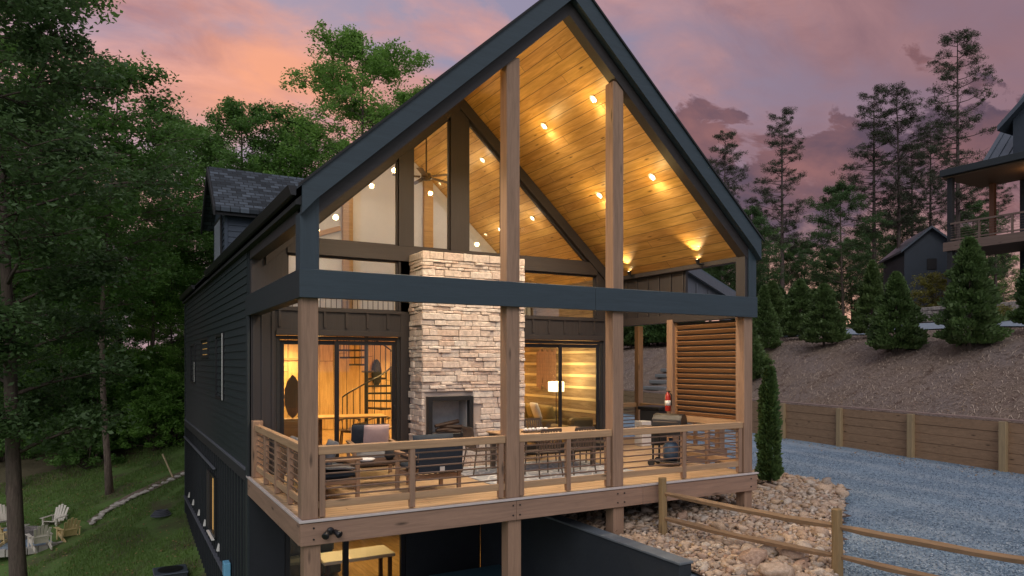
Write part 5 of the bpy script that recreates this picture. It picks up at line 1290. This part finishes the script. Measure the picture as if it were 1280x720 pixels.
spec = [(t3, 375, 41, .78, 'green tree between the dormer and the tallest crown'), (t4, 520, 43, .80, 'tree showing just above the middle of the roof slope'), (t3, 232, 41, .84, 'rounded green tree just left of the dormer'),
        (t2, 75, 34, .80, 'slim tree with a bare trunk behind the fire pit'), (t2, 198, 37, .84, 'slim dark tree close to the far corner of the house'), (t2, -20, 24, 1.25, 'dark tree at the outer edge of the lawn'),
        (t3, 14, 31, .86, 'broad tree behind the big leaning trunk'), (t4, 150, 44, .66, 'pale green tree deep behind the slim bare trunk'), (t3, -60, 33, 1.1, 'broad tree at the outer edge of the woods')]
for o, px_, d_, s_, lb in spec: dput(o, *at(px_, d_), lb, None, fr.uniform(0, 6.28), s_)
t6 = broadleaf(8, 20, .22, .2, 4.4, 44, .18, 60, M['leaf_dark'], M['bark'], 'round dark tree standing against the peach horizon', cl_r=.68); put(t6, *at(1052, 48), 1, .52)
far = 'forest trees standing deep behind the lawn'
for i in range(26):
    px_ = -110+i*28+fr.uniform(-14, 14); d_ = fr.uniform(46, 66); o = (t2, t3, t5, t3, t2)[i % 5]
    if px_ > 610: continue
    s_ = fr.uniform(.62, .86) if o != t5 else fr.uniform(.8, 1.05)
    if 0 < px_ < 260: s_ *= .72
    dput(o, *at(px_, d_), 'dark tree standing deep in the woods behind the lawn', far, fr.uniform(0, 6.28), s_)
b1 = bush(3, 3.0, 1.9, M['leaf_fresh'], 'broad fresh green shrub at the lawn edge beside the house corner', leaf=.14, ncl=130, n_per=75); put(b1, *at(196, 34), 0)
b2_ = bush(5, 2.6, 1.7, M['leaf'], 'dark green shrub at the wood edge beside the slim bare trunk', leaf=.13, ncl=120, n_per=75); put(b2_, *at(110, 33), 1)
for i in range(40):
    px_ = -90+i*9.5+fr.uniform(-8, 8); d_ = fr.uniform(34.5, 46); o = (b1, b2_, b1)[i % 3]
    zn = 'left of the slim bare trunk' if px_ < 130 else 'between the slim bare trunk and the house corner' if px_ < 235 else 'hidden low behind the house'
    dput(o, *at(px_, d_), ('fresh green' if o == b1 else 'darker green')+' undergrowth shrub '+zn, ('fresh' if o == b1 else 'dark')+' shrubs '+zn, fr.uniform(0, 6.28), fr.uniform(.8, 1.75))
# right side pines
p1 = pine(11, 17.5, .20, .36, 2.5, 64, 'open crowned pine standing alone left of the pine pair'); put(p1, *at(978, 50), 0, .88)
p2 = pine(12, 19, .21, .38, 2.6, 66, 'tallest pine beside the neighbouring house'); put(p2, *at(1197, 46), 1, 1.0)
p3 = pine(13, 18, .19, .42, 2.4, 58, 'right hand pine of the pair behind the row of evergreens'); put(p3, *at(1120, 49), 2, .93)
for o, px_, d_, s_, lb in ((p1, 1093, 50, .97, 'left hand pine of the pair behind the row of evergreens'), (p3, 905, 54, .86, 'thin pine just clear of the right roof edge'), (p2, 1163, 52, .80, 'dense pine directly behind the navy outbuilding'),
                        (p1, 1245, 55, .72, 'small pine behind the neighbouring deck'), (p3, 940, 58, .62, 'short pine between the roof edge and the lone pine'), (p2, 1140, 56, .78, 'dark pine behind the right hand one of the pair')):
    dput(o, *at(px_, d_), lb, None, fr.uniform(0, 6.28), s_)
for i in range(17):
    px_ = 870+i*24+fr.uniform(-9, 9); d_ = fr.uniform(56, 72); o = (t6, t2, t6)[i % 3]
    dput(o, *at(px_, d_), 'low dark tree in the belt behind the evergreens', 'far tree belt behind the evergreens', fr.uniform(0, 6.28), fr.uniform(.44, .6))
for px_, d_, s_ in ((900, 46, .5), (938, 45, .44), (1215, 52, .5)):
    dput(t6, *at(px_, d_), 'small leafy tree filling in between the pines', 'small leafy trees between the pines', px_, s_)
# evergreens on the bank
a1 = conifer(21, 3.9, .88, 'tallest evergreen on the bank with a long pointed leader below the neighbouring deck', n=17000, power=.62); put(a1, 24.2, 4.45, 0)
a2 = conifer(22, 3.4, 1.0, 'wide evergreen in the middle of the row on the bank', n=17000, power=.7); put(a2, 24.6, 7.4, 0, .92)
a3 = conifer(23, 3.1, .98, 'plump evergreen between the middle one and the roof edge', n=15000, power=.6); put(a3, 26.4, 12.0, 0, .9)
a4 = conifer(24, 3.5, .85, 'looser evergreen partly behind the wide middle one', n=10500, power=.9); put(a4, *at(1090, 33), 0)
for o, px_, d_, s_, lb in ((a3, 1000, 38, 1.0, 'dark evergreen behind the plump one'), (a4, 955, 36, .95, 'evergreen nearest the right roof edge'), (a3, 930, 33, 1.0, 'evergreen half hidden by the porch corner'), (a2, 965, 42, 1.0, 'far evergreen rising beside the corner post'), (a1, 1310, 25, 1.0, 'evergreen cut off at the outer end of the bank')):
    dput(o, *at(px_, d_), lb, None, fr.uniform(0, 6), s_)
fr2 = random.Random(6)
for i in range(7): dput((a4, a3)[i % 2], *at(905+i*22+fr2.uniform(-6, 6), fr2.uniform(44, 50)), 'evergreen shrub in the back row on the bench', 'back row of evergreens', fr2.uniform(0, 6), fr2.uniform(.7, 1.1))
col_ = conifer(31, 2.75, .20, 'slim columnar evergreen growing in the rock bed by the porch corner', 'columnar_evergreen', 9000, .085, .35); col_.location = (11.1, 1.95, bedz(11.1, 1.95)-.03)
yb = bush(41, 2.6, 1.5, M['yellowleaf'], 'golden green shrub in front of the navy outbuilding', leaf=.10, ncl=110, n_per=80); x, y = at(1168, 38); put(yb, x, y); 
yb2 = bush(42, .7, .6, M['yellowleaf'], 'small golden shrub at the foot of the dry stone wall', leaf=.07, ncl=40, n_per=60); x, y = at(1252, 31); put(yb2, x, y)
gt = MB(); 
def grass_tuft(lb, x, y, n=260, h=.5, z=None):
    rg = np.random.default_rng(int(x*10)); a = rg.uniform(0, 6.28, n); sp_ = rg.uniform(.05, .45, n); L = h*rg.uniform(.6, 1.2, n); bx = np.cos(a)*.06; by = np.sin(a)*.06
    V = np.stack([np.stack([bx-np.sin(a)*.008, by+np.cos(a)*.008, 0*a], 1), np.stack([bx+np.sin(a)*.008, by-np.cos(a)*.008, 0*a], 1), np.stack([bx+np.cos(a)*sp_*h, by+np.sin(a)*sp_*h, L], 1)], 1).reshape(-1, 3)
    o = npmesh('grass_clump', V, np.arange(n*3).reshape(-1, 3), M['grass']); o.location = (x, y, hG(x, y) if z is None else z); tag(o, lb, 'grass clump'); return o
fan = thing('ceiling_fan', 'dark ceiling fan hanging inside behind the tall gable windows', 'ceiling fan', (4.22, 6.0, 6.42))
MB().tube([(0, 0, .1), (0, 0, ZC-6.42-.01)], .02, 8).build('downrod', M['black'], fan); MB().lathe([(0, -.06), (.1, -.05), (.13, .02), (.1, .1), (0, .12)], 20).build('motor', M['black'], fan, 0, True)
for i in range(5):
    a = R(20+72*i); MB().bar((math.cos(a)*.14, math.sin(a)*.14, .02), (math.cos(a)*.78, math.sin(a)*.78, .02), .14, .012).build('fan_blade', M['darkwood'], fan, .004)
far2 = random.Random(15)
for i in range(8): dput((a2, a3)[i % 2], *at(778+i*11, far2.uniform(50, 56)), 'distant evergreen shrub seen through the opening beyond the side porch', 'distant shrubs beyond the side porch', i, far2.uniform(1.3, 1.8))
for i in range(9): dput((t6, t6)[i % 2], *at(775+i*14, far2.uniform(58, 66)), 'distant tree seen through the opening beyond the side porch', 'distant trees beyond the side porch', i, far2.uniform(.4, .5))
grass_tuft('green grass clump on the bank just above the columnar evergreen', 24.2, 13.5, 700, .9)
